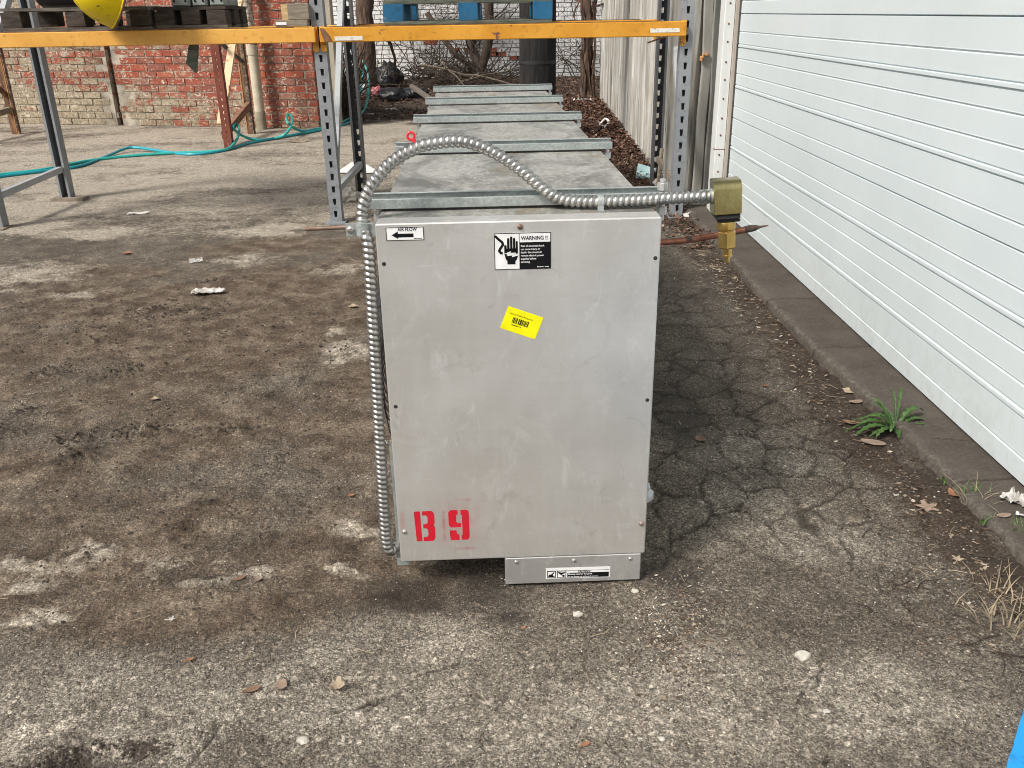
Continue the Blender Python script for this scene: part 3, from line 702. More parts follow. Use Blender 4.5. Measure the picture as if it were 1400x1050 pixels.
# ------------------------------------------------------------------ red brick wall with peeling cream paint
WA = radians(-14.5); WO = Vector((-2.15, 10.43, 0))
wall = thing('brick_wall', 'old red brick wall with peeling cream paint behind the rack', 'wall', WO, WA)
BL, BH, J = .225, .0665, .0115
variants = []
for k in range(8):
    b = MB(); r_ = R.uniform
    x0, x1, z0, z1 = 0, BL, 0, BH
    f = [(x0+r_(0,.004), -r_(0,.004), z0+r_(0,.003)), (x1-r_(0,.004), -r_(0,.004), z0+r_(0,.003)), (x1-r_(0,.004), -r_(0,.004), z1-r_(0,.003)), (x0+r_(0,.004), -r_(0,.004), z1-r_(0,.003))]
    m = [(x0-.001, .010, z0-.001), (x1+.001, .010, z0-.001), (x1+.001, .010, z1+.001), (x0-.001, .010, z1+.001)]
    bk = [(x0, .06, z0), (x1, .06, z0), (x1, .06, z1), (x0, .06, z1)]
    b.add(f+m+bk, [(0,1,2,3)] + [(4+i, 4+(i+1)%4, (i+1)%4, i) for i in range(4)] + [(8+i, 8+(i+1)%4, 4+(i+1)%4, 4+i) for i in range(4)])
    variants.append(b.mesh('brick', M['brick']))
cw, sw = cos(WA), sin(WA)
def wpix(u, z):                                       # rough test of what the photograph frames
    P = WO + Vector((u*cw, u*sw, z)) - Vector((0,0,CAM_H)); d = P.dot(_F)
    return 700+FPX*P.dot(_Rt)/d, 525-FPX*P.dot(_U)/d
rest = MB(); cnt = 0
NROW = 34
for i in range(NROW):
    z = .004 + i*(BH+J)
    for jx in range(44):
        u = -(jx+1)*(BL+J) + (BL/2 if i % 2 else 0) + R.uniform(-.004, .004)
        if u+BL > .02: u = -BL*.5-.002; half = True
        else: half = False
        px, py = wpix(u+BL/2, z)
        cg = -2.64 + .012*sin(i*1.9)                     # broken vertical gap
        ingap = abs(u+BL/2-cg) < .15 and i < 18
        if cnt < 296 and px > -14 and py > 42 and not ingap:
            o = link('brick', variants[R.randrange(8)], wall); o.location = (u, R.uniform(-.005, .005), z)
            if half: o.scale = (.5, 1, 1)
            if half: o.location.x = -BL*.5-.002
            cnt += 1
        else:
            w1 = BL*(.5 if half else 1)
            if ingap:
                if u+.03 < cg-.03: rest.box(u, cg-.025-R.uniform(0,.03), R.uniform(0,.02), .06, z, z+BH, jit=.004)
                if cg+.03 < u+BL-.03: rest.box(cg+.022+R.uniform(0,.03), u+BL, R.uniform(0,.02), .06, z, z+BH, jit=.004)
            else: rest.box(u, u+w1, 0+R.uniform(-.004,.004), .06, z, z+BH, jit=.002)
o = rest.build('brick', M['brick'], wall); o['kind'] = 'stuff'; o.name = 'brickwork'
b = MB(); NZ = 12
b.box(-10.4, -2.68, .0065, .30, -.05, 2.7).box(-2.60, -.012, .0065, .30, -.05, 2.7); b.build('mortar_bed', M['mortar'], wall)
MB().box(-2.68, -2.60, .07, .29, -.05, 2.7).build('broken_gap', M['gap'], wall)
MB().box(-.012, .0, .06, .31, -.05, 2.7).build('wall_return', M['brick'], wall)
# cable and dead vine stems lying against that wall
b = MB()
for k in range(10):
    u = R.uniform(-5.5, -.4); z = R.uniform(.72, 1.5); p = [Vector((u, -.015, z))]
    for q in range(14):
        p.append(p[-1] + Vector((R.uniform(.02, .09)*(1 if k % 2 else -1), R.uniform(-.006, .006), R.uniform(-.03, .035))))
    p = [WO + Vector((q.x*cw - q.y*sw, q.x*sw + q.y*cw, q.z)) for q in p]
    b.tube(p, R.uniform(.004, .008), 4)
tag(b.build('dead_vine', M['stick']), 'thin dead vine stems clinging to the red brick wall', 'vine')

# downspout, tan pillar
dp = thing('downspout', 'cream painted drainpipe standing against the red brick wall', 'drainpipe', (-2.82, 10.44, 0))
MB().lathe([(.056, .18), (.056, .80)], 20).build('pipe', M['cream_pipe'], dp, True)
MB().lathe([(.060, -.02), (.060, .19), (.056, .2)], 20).build('pipe_foot', M['pipe_low'], dp, True)
MB().lathe([(.056, .8), (.063, .805), (.063, .9), (.056, .905)], 20).build('collar', M['cream_pipe'], dp, True)
MB().lathe([(.062, .905), (.062, 2.8)], 20).build('upper_pipe', M['pipe_peel'], dp, True)
pl_ = MB().box(-2.06, -1.93, 10.55, 10.7, -.02, 2.6).build('concrete_post', M['tan'], None, bevel=.01)
tag(pl_, 'plain tan post just right of the brick wall end', 'post')

# ------------------------------------------------------------------ rusty old rack frames against the brick wall
def holes_post(b, x0, x1, yw, yf, z0, z1, pitch, sw_, sh, t=.004, zoff=.03, taper=.15, lip=.016, mi=0):
    """channel with a slotted web at y=yw and flanges running to y=yf"""
    s = 1 if yf > yw else -1; xc = (x0+x1)/2; y2 = yw+s*t
    ya, yb = sorted((yw, y2))
    b.box(x0, xc-sw_/2, ya, yb, z0, z1, mi=mi); b.box(xc+sw_/2, x1, ya, yb, z0, z1, mi=mi)
    z = z0; zh = z0+zoff
    while zh+sh < z1:
        b.box(xc-sw_/2, xc+sw_/2, ya, yb, z, zh, mi=mi)
        k = sw_*taper
        for sg in (-1, 1):
            xe = xc+sg*sw_/2
            b.add([(xe, ya, zh), (xe-sg*k, ya, zh), (xe, ya, zh+sh), (xe, yb, zh), (xe-sg*k, yb, zh), (xe, yb, zh+sh)], [(0,1,2), (3,5,4), (0,3,4,1), (1,4,5,2), (2,5,3,0)])
        z = zh+sh; zh += pitch
    b.box(xc-sw_/2, xc+sw_/2, ya, yb, z, z1, mi=mi)
    fa, fb = sorted((y2, yf)); b.box(x0, x0+t, fa, fb, z0, z1); b.box(x1-t, x1, fa, fb, z0, z1)
    la, lb = sorted((yf, yf-s*t)); b.box(x0+t, x0+lip, la, lb, z0, z1); b.box(x1-lip, x1-t, la, lb, z0, z1)
    return b
rf = thing('rusty_rack_frame', 'red-brown rusty upright frame standing before the drainpipe', 'rack frame', (-2.8, 9.5, 0), group='old rusty rack frames')
b = MB(); holes_post(b, .01, .09, -.62, -.55, 0, 2.4, .06, .011, .022); b.build('post', M['rust_red'], rf)
b = MB(); b.box(-.068, -.06, .498, .58, 0, 2.4).build('post_edge', M['rust_orange'], rf)
b = MB(); b.box(-.0598, -.032, .503, .58, 0, 2.4).build('post', M['rust_brown'], rf)
b = MB(); b.box(-.0316, .005, .5, .58, 0, 2.4).build('post_flange', M['rust_pale'], rf)
MB().bar((-.03, -.5, .22), (.03, .48, 1.35), .075, .03).build('diagonal_brace', M['brace_tan'], rf)
MB().bar((.0, -.55, .12), (-.02, .5, .30), .045, .075).build('horizontal_brace', M['rust_face'], rf)
MB().bar((-.11, -.1, 1.02), (-.03, .5, .76), .03, .03).build('brace', M['oldwood'], rf)
rf2 = thing('rusty_rack_frame', 'dark rusty upright frame at the far left of the brick wall', 'rack frame', (-5.6, 9.9, 0), group='old rusty rack frames')
MB().box(-.06, .0, .48, .54, 0, 2.3).build('post', M['rust_brown'], rf2)
MB().box(.0085, .026, .482, .53, 0, 2.3).build('post_flange', M['rust_pale'], rf2)
MB().box(.0002, .008, .478, .53, 0, 2.3).build('post_edge', M['rust_orange'], rf2)
MB().box(-.06, .03, -.54, -.48, 0, 2.3).build('post', M['rust_brown'], rf2)
MB().bar((-.02, -.5, .22), (-.02, .5, .27), .05, .06).build('horizontal_brace', M['stick'], rf2)
MB().bar((-.03, -.5, 1.1), (-.03, .5, .42), .04, .04).build('diagonal_brace', M['rust_brown'], rf2)

# ------------------------------------------------------------------ pallet rack
rack = thing('pallet_rack', 'grey steel pallet rack with yellow beams behind the metal unit', 'pallet rack', (-1.03, 5.93, 0))
RX, RY = -1.03, 5.93
YF, YB = 5.45, 6.42
posts = ((-3.235, -3.16), (-1.115, -1.042), (1.010, 1.082))
for k, (x0, x1) in enumerate(posts):
    b = MB(); holes_post(b, x0-RX, x1-RX, YF-RY, YF-RY+.075, .008, 2.45, .0757, .021, .038, lip=.033); b.build('post', M['post'], rack)
    xs = .02 if k == 1 else (.012 if k == 2 else .015)
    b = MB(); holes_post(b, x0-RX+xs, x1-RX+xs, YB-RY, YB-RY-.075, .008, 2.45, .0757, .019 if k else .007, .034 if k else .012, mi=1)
    b.build('post', [M['post'] if k == 0 else M['post_shaded'], M['post_shaded']], rack)  # channel shade comes from the darker paint copy
    xc = (x0+x1)/2-RX
    MB().bar((xc+.005, YF-RY+.08, .19), (xc+.01+xs, YB-RY-.08, .22), .035, .04).build('horizontal_brace', M['post_light'] if k != 2 else M['lumber'], rack)
    top = 1.62 if k == 1 else (1.75 if k == 2 else 1.55)
    low = .3 if k == 1 else (.35 if k == 2 else .7)
    MB().bar((xc+.012, YF-RY+.06, low), (xc+.012+xs, YB-RY-.06, top), .034, .05).build('diagonal_brace', M['post_light'], rack)
    for yy in (YF, YB): MB().box(xc-.06, xc+.06, yy-RY-.05, yy-RY+.07, 0, .009).build('foot_plate', M['post'] if k else M['lumber'], rack)
MB().box(-3.27-RX, -3.04-RX, 6.30-RY, 6.40-RY, .0, .022).build('shim_board', M['stick'], rack)
def beam(xa, xb, y, sgn, mat, labels=(), ends=()):
    z0, z1 = 1.053, 1.134
    b = MB(); b.box(xa-RX, xb-RX, y-RY-.02, y-RY+.02, z0, z1)
    bo = b.build('beam', mat, rack, bevel=.004)
    MB().box(xa-RX+.06, xb-RX-.12, y-RY-.018, y-RY+.0, z1+.0005, z1+.004).build('rust_lip', M['rust_brown'], bo)
    for p0, p1 in ends:
        ya, yb = (YF-RY-.007, YF-RY-.0006) if sgn < 0 else (YB-RY+.0006, YB-RY+.007)
        b = MB(); b.box(p0-RX, p1-RX, ya, yb, z0-.012, z1+.004)
        w3 = (p1-p0)
        b.prism([(0, 0), (w3, 0), (w3, -.034), (w3*.75, -.040), (w3*.2, -.040), (0, -.028)], .006, frame((p0-RX, yb if sgn < 0 else yb, z0-.0125), (1,0,0), (0,0,1), (0,-1,0)))
        b.build('end_bracket', M['yellow'], bo, bevel=.0015)
    for la, lb, zb in labels:
        MB().box(la-RX, lb-RX, y-RY-.0215, y-RY-.0195, zb, zb+.022).build('label', M['paper_label'], bo)
M['paper_label'] = chipped('worn_white_sticker', (.66,.64,.58), (.74,.72,.66), (.3,.25,.18), (.4,.34,.25), .6, 60, .8)
ENDL = ((-3.198, -3.158), (-1.117, -1.0825)); ENDR = ((-1.0735, -1.038), (1.006, 1.040))
beam(-3.192, -1.09, YF-.0275, -1, M['yellow_pale'], (), ENDL)
beam(-1.066, 1.034, YF-.0275, -1, M['yellow'], ((-.98, -.82, 1.062), (.825, .995, 1.075)), ENDR)
beam(-3.192, -1.09, YB+.0275, 1, M['yellow_pale'], (), ENDL); beam(-1.066, 1.034, YB+.0275, 1, M['yellow'], (), ENDR)
b = MB(); b.prism([(-1.06-RX, 1.13), (-1.035-RX, 1.125), (-1.005-RX, 1.085), (-.995-RX, 1.06), (-1.04-RX, 1.06), (-1.05-RX, 1.09)], .0015, frame((0, YF-.0478-RY, 0), (1,0,0), (0,0,1), (0,-1,0)))
b.build('rust_patch', M['rust_brown'], rack)
MB().bar((.82-RX, YF-RY-.01, 1.02), (.93-RX, YF-RY+.04, 1.05), .008, .008).build('safety_pin', M['rust_brown'], rack)

# pallets and other things on the rack
def pallet(name, label, x0, x1, y0, y1, z, hb, mats, group='pallets on the rack beams', rz=0):
    mb, mblk, mt = mats
    p = thing(name, label, 'pallet', ((x0+x1)/2, (y0+y1)/2, z), rz, group)
    w, d = (x1-x0)/2, (y1-y0)/2
    for yy in (-d, -.05, d-.1): MB().box(-w, w, yy, yy+.1, 0, .018, jit=.003).build('bottom_board', mb, p)
    for yy in (-d, -.05, d-.1):
        for xx in (-w, -.055, w-.11): MB().box(xx+R.uniform(-.005,.005), xx+.11, yy, yy+.1, .019, .019+hb, jit=.003).build('block', mblk, p, bevel=.003)
    for k in range(6):
        yy = -d + k*(2*d-.11)/5; MB().box(-w, w, yy, yy+.11, .0205+hb, .0375+hb, jit=.003).build('deck_board', mt, p)
    return p
pallet('blue_pallet', 'blue block pallet with green-grey slats on the right rack bay', -.695, .268, 5.44, 6.4, 1.138, .094, (M['greenwood'], M['blue'], M['greenwood']))
pallet('wooden_pallet', 'dark weathered wooden pallet under the yellow steel dome', -2.87, -2.03, 5.43, 6.4, 1.138, .085, (M['oldwood'], M['darkwood'], M['oldwood']))
pallet('wooden_pallet', 'dark wooden pallet carrying three grey-green metal boxes', -2.01, -1.60, 5.46, 5.9, 1.138, .078, (M['oldwood'], M['darkwood'], M['darkwood']))
ZP = 1.138+.038+.085
b = MB(); n = 30; prof = []
for i in range(13):
    a = i/12*pi/2; prof.append((.20*sin(a)+.002, -.15*cos(a)))
prof += [(.205, .0), (.205, .012), (.196, .012)] + [(.19*sin(a_)+.001, -.14*cos(a_)) for a_ in [pi/2*(1-i/8) for i in range(9)]]
ax_ = Vector((.80, .50, -.34)).normalized(); xx_ = ax_.cross(Vector((0,1,0))).normalized(); yy_ = ax_.cross(xx_)
prof = [(.002, -.26)] + [(.225*sin(i/14*pi/2)**.9, -.26*cos(i/14*pi/2)) for i in range(1, 15)] + [(.232, .004), (.232, .016), (.218, .016)] + [(.215*sin(a_)+.001, -.245*cos(a_)) for a_ in [pi/2*(1-i/8) for i in range(9)]]
DC = Vector((-2.135, 5.33, 1.365))
dome = thing('steel_dome', 'bright yellow chipped steel dome hanging over the pallet edge', 'steel dome', DC)
b = MB(); b.lathe(prof, 40, frame((0, 0, 0), xx_, yy_, ax_)); b.build('shell', M['yellow_drum'], dome, True)
b = MB(); b.tube([(xx_*cos(a)+yy_*sin(a))*.233 + ax_*.010 for a in [2*pi*i/40 for i in range(41)]], .006, 6, False); b.build('rim', M['rust_brown'], dome, True)
for k, (xa, xb, sk, lb) in enumerate(((-1.915, -1.81, .004, 'leftmost grey-green metal box on the dark pallet'), (-1.795, -1.71, .0, 'middle grey-green metal box on the dark pallet'), (-1.695, -1.605, -.015, 'rightmost grey-green metal box, nearest the drainpipe'))):
    t_ = thing('metal_box', lb, 'metal box', ((xa+xb)/2, 5.56, 1.138+.0385+.078), 0, 'grey metal boxes on the pallet')
    w_ = (xb-xa)/2
    MB().box(-w_, w_, -.06, .2, 0, .3).build('case', M['grey_box'], t_, bevel=.006)
    MB().box(-w_+.006, w_-.006, -.068, -.0605, .006, .294).build('cover', M['grey_box'], t_, bevel=.004)
    for sx in (-1, 1): MB().lathe([(.006,0),(.006,.004)], 8, frame((sx*(w_-.02), -.068, .03), (1,0,0), (0,0,1), (0,-1,0))).build('screw', M['black'], t_)
t_ = thing('motor', 'dark electric motor lying on the left pallet behind the rack brace', 'motor', (-2.66, 5.75, ZP), 0)
MB().lathe([(.085,-.12), (.1,-.1), (.1,.1), (.085,.12)], 20, frame((0,0,.101), (0,1,0), (0,0,1), (1,0,0))).build('housing', M['black_wire'], t_, True)
MB().lathe([(.018,.12), (.018,.18), (.03,.18), (.03,.21)], 12, frame((0,0,.101), (0,1,0), (0,0,1), (1,0,0))).build('shaft', M['rust_brown'], t_, True)
t_ = MB().box(-1.31, -1.125, 5.40, 5.50, 1.14, 1.175).build('lumber_block', M['lumber'], None, bevel=.003)
tag(t_, 'short flat lumber offcut with a tiny white tag on the yellow beam', 'wood offcut')
MB().box(-1.305, -1.245, 5.397, 5.3995, 1.15, 1.165).build('tag_label', M['white_label'], t_)
t_ = MB().box(-1.235, -1.115, 5.415, 5.50, 1.176, 1.26).build('lumber_block', M['lumber'], None, bevel=.003)
tag(t_, 'upright lumber block with a pale sawn end, upon the flat offcut', 'wood offcut')
MB().box(-1.272, -1.2355, 5.417, 5.498, 1.1765, 1.258).build('sawn_end', M['palewood'], t_)
t_ = MB(); t_.prism([(.03,0), (.085,0), (.052,-.155), (.042,-.16), (-.005,-.105)], .014, frame((-1.875, 5.5, 1.056), (1,0,0), (0,0,1), (0,-1,0)))
tag(t_.build('broken_board', M['greenwood']), 'broken dark board end hanging below the left yellow beam', 'board')

# ------------------------------------------------------------------ back of the yard: white wall, pole, trees, vines, rubbish
ww = thing('white_brick_wall', 'white painted brick wall behind bare vines at the back', 'wall', (-1, 18.3, 0))
MB().box(-6, 4.2, .012, .3, -.1, 3.4).build('mortar_bed', M['white_mortar'], ww)
b = MB()
for i in range(34):
    for j in range(45):
        x = -6 + j*.236 + (.118 if i % 2 else 0); z = .0 + i*.079
        red = R.random() < .006 or (abs(x-1+.3) < .3 and False)
        b.box(x+.003, x+.224, R.uniform(-.004, .004), .05, z+.003, z+.069, mi=1 if red else 0)
for x, z in ((.62,.48), (.65,.40), (.80,.40), (1.08,.33), (1.2,.33), (1.3,.33), (.2,.48), (-.1,.5)):
    b.box(x, x+.2, -.006, .05, z, z+.064, mi=1)
o = b.build('brickwork', [M['white_brick'], M['red_brick']], ww); o['kind'] = 'stuff'

def wig(p, d, n, step, jit, up=0):
    out = [Vector(p)]; d = Vector(d).normalized()
    for i in range(n):
        d = (d + Vector((R.gauss(0,jit), R.gauss(0,jit)*.5, R.gauss(0,jit)+up))).normalized(); out.append(out[-1]+d*step)
    return out
b = MB()
def vine(p, d, n, step, r0, depth):
    P = wig(p, d, n, step, .22, .03); P = [Vector((q.x, min(q.y, 18.26), max(q.z, .01))) for q in P]
    b.tube(P, [r0*(1-.7*i/n) for i in range(n+1)], 4, False)
    if depth:
        for k in range(5 if depth > 1 else 4):
            q = P[R.randrange(2, n)]; vine(q, (R.uniform(-1,1), R.uniform(-.25,.1), R.uniform(-.2,.9)), max(6, int(n*.7)), step*.85, r0*.55, depth-1)
for k in range(30):
    x = R.choice([R.uniform(-2.9, .15), R.uniform(-1.6, -.2), R.uniform(1.0, 1.9)]); vine((x, 18.2-R.uniform(0,.2), .02), (R.uniform(-.6,.6), 0, 1), 16, .1, R.uniform(.007, .013), 2)
tag(b.build('bare_vines', M['twig']), 'tangle of bare climbing vines over the white wall', 'vines', kind='stuff')

def tree(label, base, path, r0, mat, nb=5, flare=1.5, name='bare_tree'):
    t_ = thing(name, label, 'tree', base, 0, 'bare trees at the back'); P = catmull(path, 5); n = len(P)
    P = [p + Vector((R.gauss(0,.012), R.gauss(0,.012), 0)) for p in P]
    MB().tube(P, [r0*(flare if i == 0 else (1+.25*(flare-1) if i < 3 else 1))*(1-.35*i/n)*R.uniform(.93,1.07) for i in range(n)], 12).build('trunk', mat, t_, True)
    bb = MB()
    for k in range(nb):
        q = P[R.randrange(n//3, n)]; Q = wig(q, (R.uniform(-1,1), R.uniform(-.6,.3), R.uniform(.1,.9)), 12, .13, .2)
        bb.tube(Q, [r0*.22*(1-.8*i/12) for i in range(13)], 5, False)
        for m in range(3):
            Q2 = wig(Q[R.randrange(3,11)], (R.uniform(-1,1), R.uniform(-.6,.3), R.uniform(-.1,.9)), 9, .09, .25); bb.tube(Q2, [.009*(1-.7*i/9) for i in range(10)], 4, False)
    bb.build('branch', mat, t_); return t_
tree('thick dark bare tree trunk behind the black rubbish bag', (-2.37, 15.6, 0), [(0,0,-.05), (.03,0,.5), (.06,.05,1.2), (.1,.1,2.2), (.15,.1,3.2)], .175, M['bark_red'], 9)
v2 = tree('forked bare trunk against the white wall left of the pole', (-.50, 17.6, 0), [(0,0,-.05), (.0,0,.22), (-.14,0,.6), (-.16,0,1.2), (-.22,.0,2.4)], .10, M['bark'], 7)
MB().tube(catmull([(.0,0,.15), (.12,0,.5), (.19,0,.9), (.2,0,2.2)], 5), .085, 10).build('limb', M['bark'], v2, True)
MB().tube(catmull([(-.02,0,.12), (-.35,-.1,.4), (-.62,-.1,.7), (-.95,0,1.2)], 5), .05, 8).build('limb', M['bark'], v2, True)
v3 = tree('vine-wrapped tree trunk at the far end of the corrugated fence', (1.17, 13.45, 0), [(0,0,-.05), (-.01,0,.5), (.0,0,1.0), (-.02,0,1.6), (.0,0,2.8)], .075, M['bark_red'], 7)
b = MB()
for k in range(26):
    a = R.uniform(0, 2*pi); P = []
    for i in range(16):
        a += R.uniform(-.35, .35); P.append((.095*cos(a)+R.gauss(0,.012), .095*sin(a), i*.15+R.uniform(-.02,.02)))
    b.tube(P, R.uniform(.008, .02), 4, False)
b.build('clinging_vines', M['bark_red'], v3)
pole = thing('utility_pole', 'thick black tarred utility pole behind the end of the metal unit', 'pole', (.30, 9.05, 0))
P = [(0, 0, z_) for z_ in np.linspace(-.05, 6, 25)]
MB().tube(P, [.172+.004*sin(i*2.3) for i in range(25)], 40).build('shaft', M['pole'], pole, True)
MB().box(.155, .178, -.05, -.02, 0, 5.5).build('ground_wire_cover', M['black_wire'], pole, bevel=.004)
MB().lathe([(.178, .73), (.178, .76)], 40).build('band', M['black_wire'], pole)

# dry brush and branches on the ground at the back
b = MB()
for k in range(330):
    x = R.uniform(-1.8, .1); y = R.uniform(15.2, 18)
    P = wig((x, y, .02+R.random()*.12), (R.uniform(-1,1), R.uniform(-.5,.5), R.uniform(-.1,.32)), 7, R.uniform(.06,.15), .2)
    b.tube([Vector((q.x, q.y, max(q.z, .01))) for q in P], R.uniform(.004, .011), 4, False)
for k in range(260):
    y = R.uniform(11.4, 14.5); x = -.172*y + R.uniform(-.32, .02)
    P = wig((x, y, .01), (R.uniform(-.5,.5), R.uniform(-.3,.3), R.uniform(.4,1)), 8, R.uniform(.06,.12), .2); b.tube([Vector((q.x, q.y, max(q.z, .01))) for q in P], R.uniform(.003, .008), 4, False)
tag(b.build('dry_brush', M['twig']), 'heaped dry twigs and brush along the back wall', 'brushwood', kind='stuff')
for (p0, p1, r_, lb) in (((572,90,.25), (728,118,.10), .024, 'longest grey branch lying behind the far end of the unit'), ((655,102,.25), (612,126,.05), .02, 'grey branch crossing under the longest branch'), ((720,92,.18), (625,110,.1), .016, 'thin pale branch sloping up towards the black pole'), ((600,85,.2), (640,118,.03), .016, 'dark crooked branch left of the forked trunk')):
    A, B_ = G(p0[0], p0[1], p0[2]), G(p1[0], p1[1], p1[2])
    yv = 15.2; A = Vector((A.x*yv/A.y, yv+.3, CAM_H+(A.z-CAM_H)*yv/A.y)); B_ = Vector((B_.x*yv/B_.y, yv-.3, CAM_H+(B_.z-CAM_H)*yv/B_.y))
    A.z = max(A.z, .05); B_.z = max(B_.z, .03)
    P = [A.lerp(B_, i/10)+Vector((0, 0, .015*sin(i*1.3)+R.gauss(0,.006))) for i in range(11)]
    tag(MB().tube(P, [r_*.75*(1-.04*i) for i in range(11)], 6).build('fallen_branch', M['branch'], None, True), lb, 'branch', 'fallen branches at the back')

# leaf litter
def litter():
    V = []; Fq = []; n = 0
    pts = []
    for k in range(14000): pts.append((R.uniform(-2.6, 2.2), R.uniform(10.4, 18.1)))
    for k in range(19000): pts.append((R.uniform(.42, 1.32), 5.75 + 8.1*R.random()**1.3))
    for k in range(500): pts.append((1.13-abs(R.gauss(0,.12)), R.uniform(4.6, 5.9)))
    for x, y in pts:
        if y > 10 and x < 1.4 and x > -2.4 and fbm(np.array([x*1.2]), np.array([y*1.2]), 2, 401)[0] < -.42: continue
        if x > fx(y)-.02 and y > 5.6 and y < 13.7: continue
        if y < 11 and x < .45+.12*sin(y*5)+.1*sin(y*2.3): continue
        s = R.uniform(.009, .021)*(.8 if y < 8 else 1.25); a = R.uniform(0, 2*pi); tl = R.uniform(-.5,.5); t2 = R.uniform(-.5,.5); z = .008+R.random()**2*.05
        c_, s_ = cos(a), sin(a)
        for ux, uy in ((-1,-.25), (0,-.5), (1,-.1), (.3,.5), (-.7,.4)):
            dx, dy = (ux*c_-uy*s_)*s, (ux*s_+uy*c_)*s; V.append((x+dx, y+dy, max(.002, z+dx*tl+dy*t2+.3*s*ux*ux)))
        Fq.append((n, n+1, n+2, n+3, n+4)); n += 5
    tag(link('leaf_litter', npmesh('leaf_litter', V, Fq, M['litter'])), 'carpet of brown dead leaves along the fence and back wall', 'leaf litter', kind='stuff')
litter()

def blob(name, c, sx, sy, sz, mat, label, cat, seed, amp=.35, freq=6, fl=True, group=None, sub=3, smooth=True):
    bm = bmesh.new(); bmesh.ops.create_icosphere(bm, subdivisions=sub, radius=1)
    co = np.array([v.co[:] for v in bm.verts])
    d = fbm(co[:,0]*freq*.3+co[:,2]*1.7, co[:,1]*freq*.3-co[:,2]*1.3, 4, seed)*amp*2
    co = co*(1+d)[:,None]*np.array([sx, sy, sz])
    if fl: co[:,2] = np.maximum(co[:,2], -sz*.55); co[:,2] += sz*.55
    for v, q in zip(bm.verts, co): v.co = q
    me = bpy.data.meshes.new(name); bm.to_mesh(me); bm.free(); me.materials.append(mat)
    me.polygons.foreach_set('use_smooth', [smooth]*len(me.polygons))
    o = link(name, me); o.location = c; return tag(o, label, cat, group)
blob('rubbish_bag', (-2.08, 16.4, 0), .25, .22, .25, M['bag'], 'big black rubbish bag slumped at the foot of the dark trunk', 'rubbish bag', 501, .35, 9)
blob('rubbish_bag', (-1.70, 13.7, 0), .21, .17, .12, M['bag'], 'low crumpled black plastic bag beside the far end of the unit', 'rubbish bag', 505, .4, 12)
blob('rubbish_bag', (-1.42, 14.1, 0), .2, .12, .10, M['bag'], 'black torn plastic sheet piece behind the low black bag', 'rubbish bag', 509, .5, 9)
blob('crumpled_wrapper', (-2.06, 14.6, 0), .085, .07, .09, M['pink'], 'crumpled pink and white wrapper left of the low black bag', 'wrapper', 511, .6, 9)
blob('crumpled_wrapper', (-1.55, 15.3, .0), .05, .04, .03, M['white_foam'], 'small pale scrap of plastic between the black bags', 'wrapper', 517, .5, 9)
tag(MB().bar(AY(519,106,16.05), AY(532,87,16.05), .03, .015).build('wood_slat', M['stick']), 'thin pale slat leaning on the big black rubbish bag', 'slat')
tag(MB().tube([AY(563,118,4.75), AY(594,139,4.05)], .0125, 14).build('steel_pipe', M['galv_bright'], None, True), 'short bright steel pipe leaning on the far left end of the unit', 'pipe')
for q, s, lb in (((535,150), .06, 'tan scrap of paper on the soil left of the unit'), ((531,137), .04, 'small pale scrap beside the low black bag'), ((506,157), .05, 'small white scrap by the end of the teal hose')):
    p = G(*q); blob('paper_scrap', (p.x, p.y, .0), s*1.4, s, s*.25, M['white_paper'], lb, 'paper scrap', int(q[0]), .5, 9, group='paper scraps on the ground', sub=2, smooth=False)
p = G(497, 130); blob('plastic_bag', (p.x, p.y, 0), .07, .06, .12, M['white_paper'], 'torn whitish plastic bag behind the middle rack post', 'plastic bag', 523, .5, 9)
tag(MB().prism([(0,0), (.24,.02), (.30,-.02), (.29,.03), (.02,.045)], .012, frame((.93, 13.0, .02), (1,0,0), (0,.9,.43), (0,-.43,.9))).build('plastic_strip', M['white_foam']), 'white plastic strip lying on leaves right of the black pole', 'plastic strip')
b = MB(); b.tube(catmull([(1.02, 10.05, .03), (1.10, 10.25, .07), (1.13, 10.1, .05), (1.06, 9.9, .03)], 4), .012, 6); tag(b.build('bent_tube', M['white_foam']), 'small bent white plastic tube on the leaves by the fence', 'tube')
b = MB(); b.prism([(-.06,-.09), (.05,-.12), (.10,.02), (-.02,.11)], .02, frame((1.03, 6.85, .045), (1,0,0), (0,.95,.3), (0,-.3,.95))); tag(b.build('foam_sheet', M['cyan_foam']), 'pale cyan foam piece on the leaves beside the right rack post', 'foam piece')
blob('concrete_lump', (1.13, 6.28, 0), .10, .08, .08, M['stone'], 'round grey stone at the foot of the right rear rack post', 'stone', 531, .3, 7)
blob('concrete_lump', (-1.13, 6.15, 0), .085, .07, .055, M['stone'], 'whitish broken stone lump beside the middle rack post', 'stone', 537, .5, 9, smooth=False)
tag(MB().tube(wig((.62, 7.3, .02), (.5, -.5, .02), 9, .12, .15), .022, 7).build('fallen_branch', M['stick'], None, True), 'pale crooked branch on the leaves right of the unit', 'branch')
tag(MB().tube(catmull([(1.03, 6.12, .0), (1.05, 6.2, .12), (1.075, 6.28, .3)], 4), .014, 7).build('bent_rod', M['lumber'], None, True), 'bent rusty rod leaning by the right rear rack post', 'rod')
b = MB(); b.prism([(-1.40,7.25), (-1.10,7.22), (-1.06,7.28), (-1.22,7.66), (-1.36,7.78)], .006, Matrix.Translation((0,0,.012))); tag(b.build('foam_board', M['white_foam']), 'flat white board lying on the ground behind the middle rack post', 'board')
p = G(945, 300); b = MB(); b.prism([(-.05,-.025), (.02,-.035), (.06,.0), (.0,.03), (-.05,.02)], .004, frame((p.x, p.y, .03), (1,0,.1), (0,.95,.3), (0,-.3,.95))); tag(b.build('plastic_scrap', M['white_paper']), 'whitish flat scrap on the litter just right of the unit', 'plastic scrap')

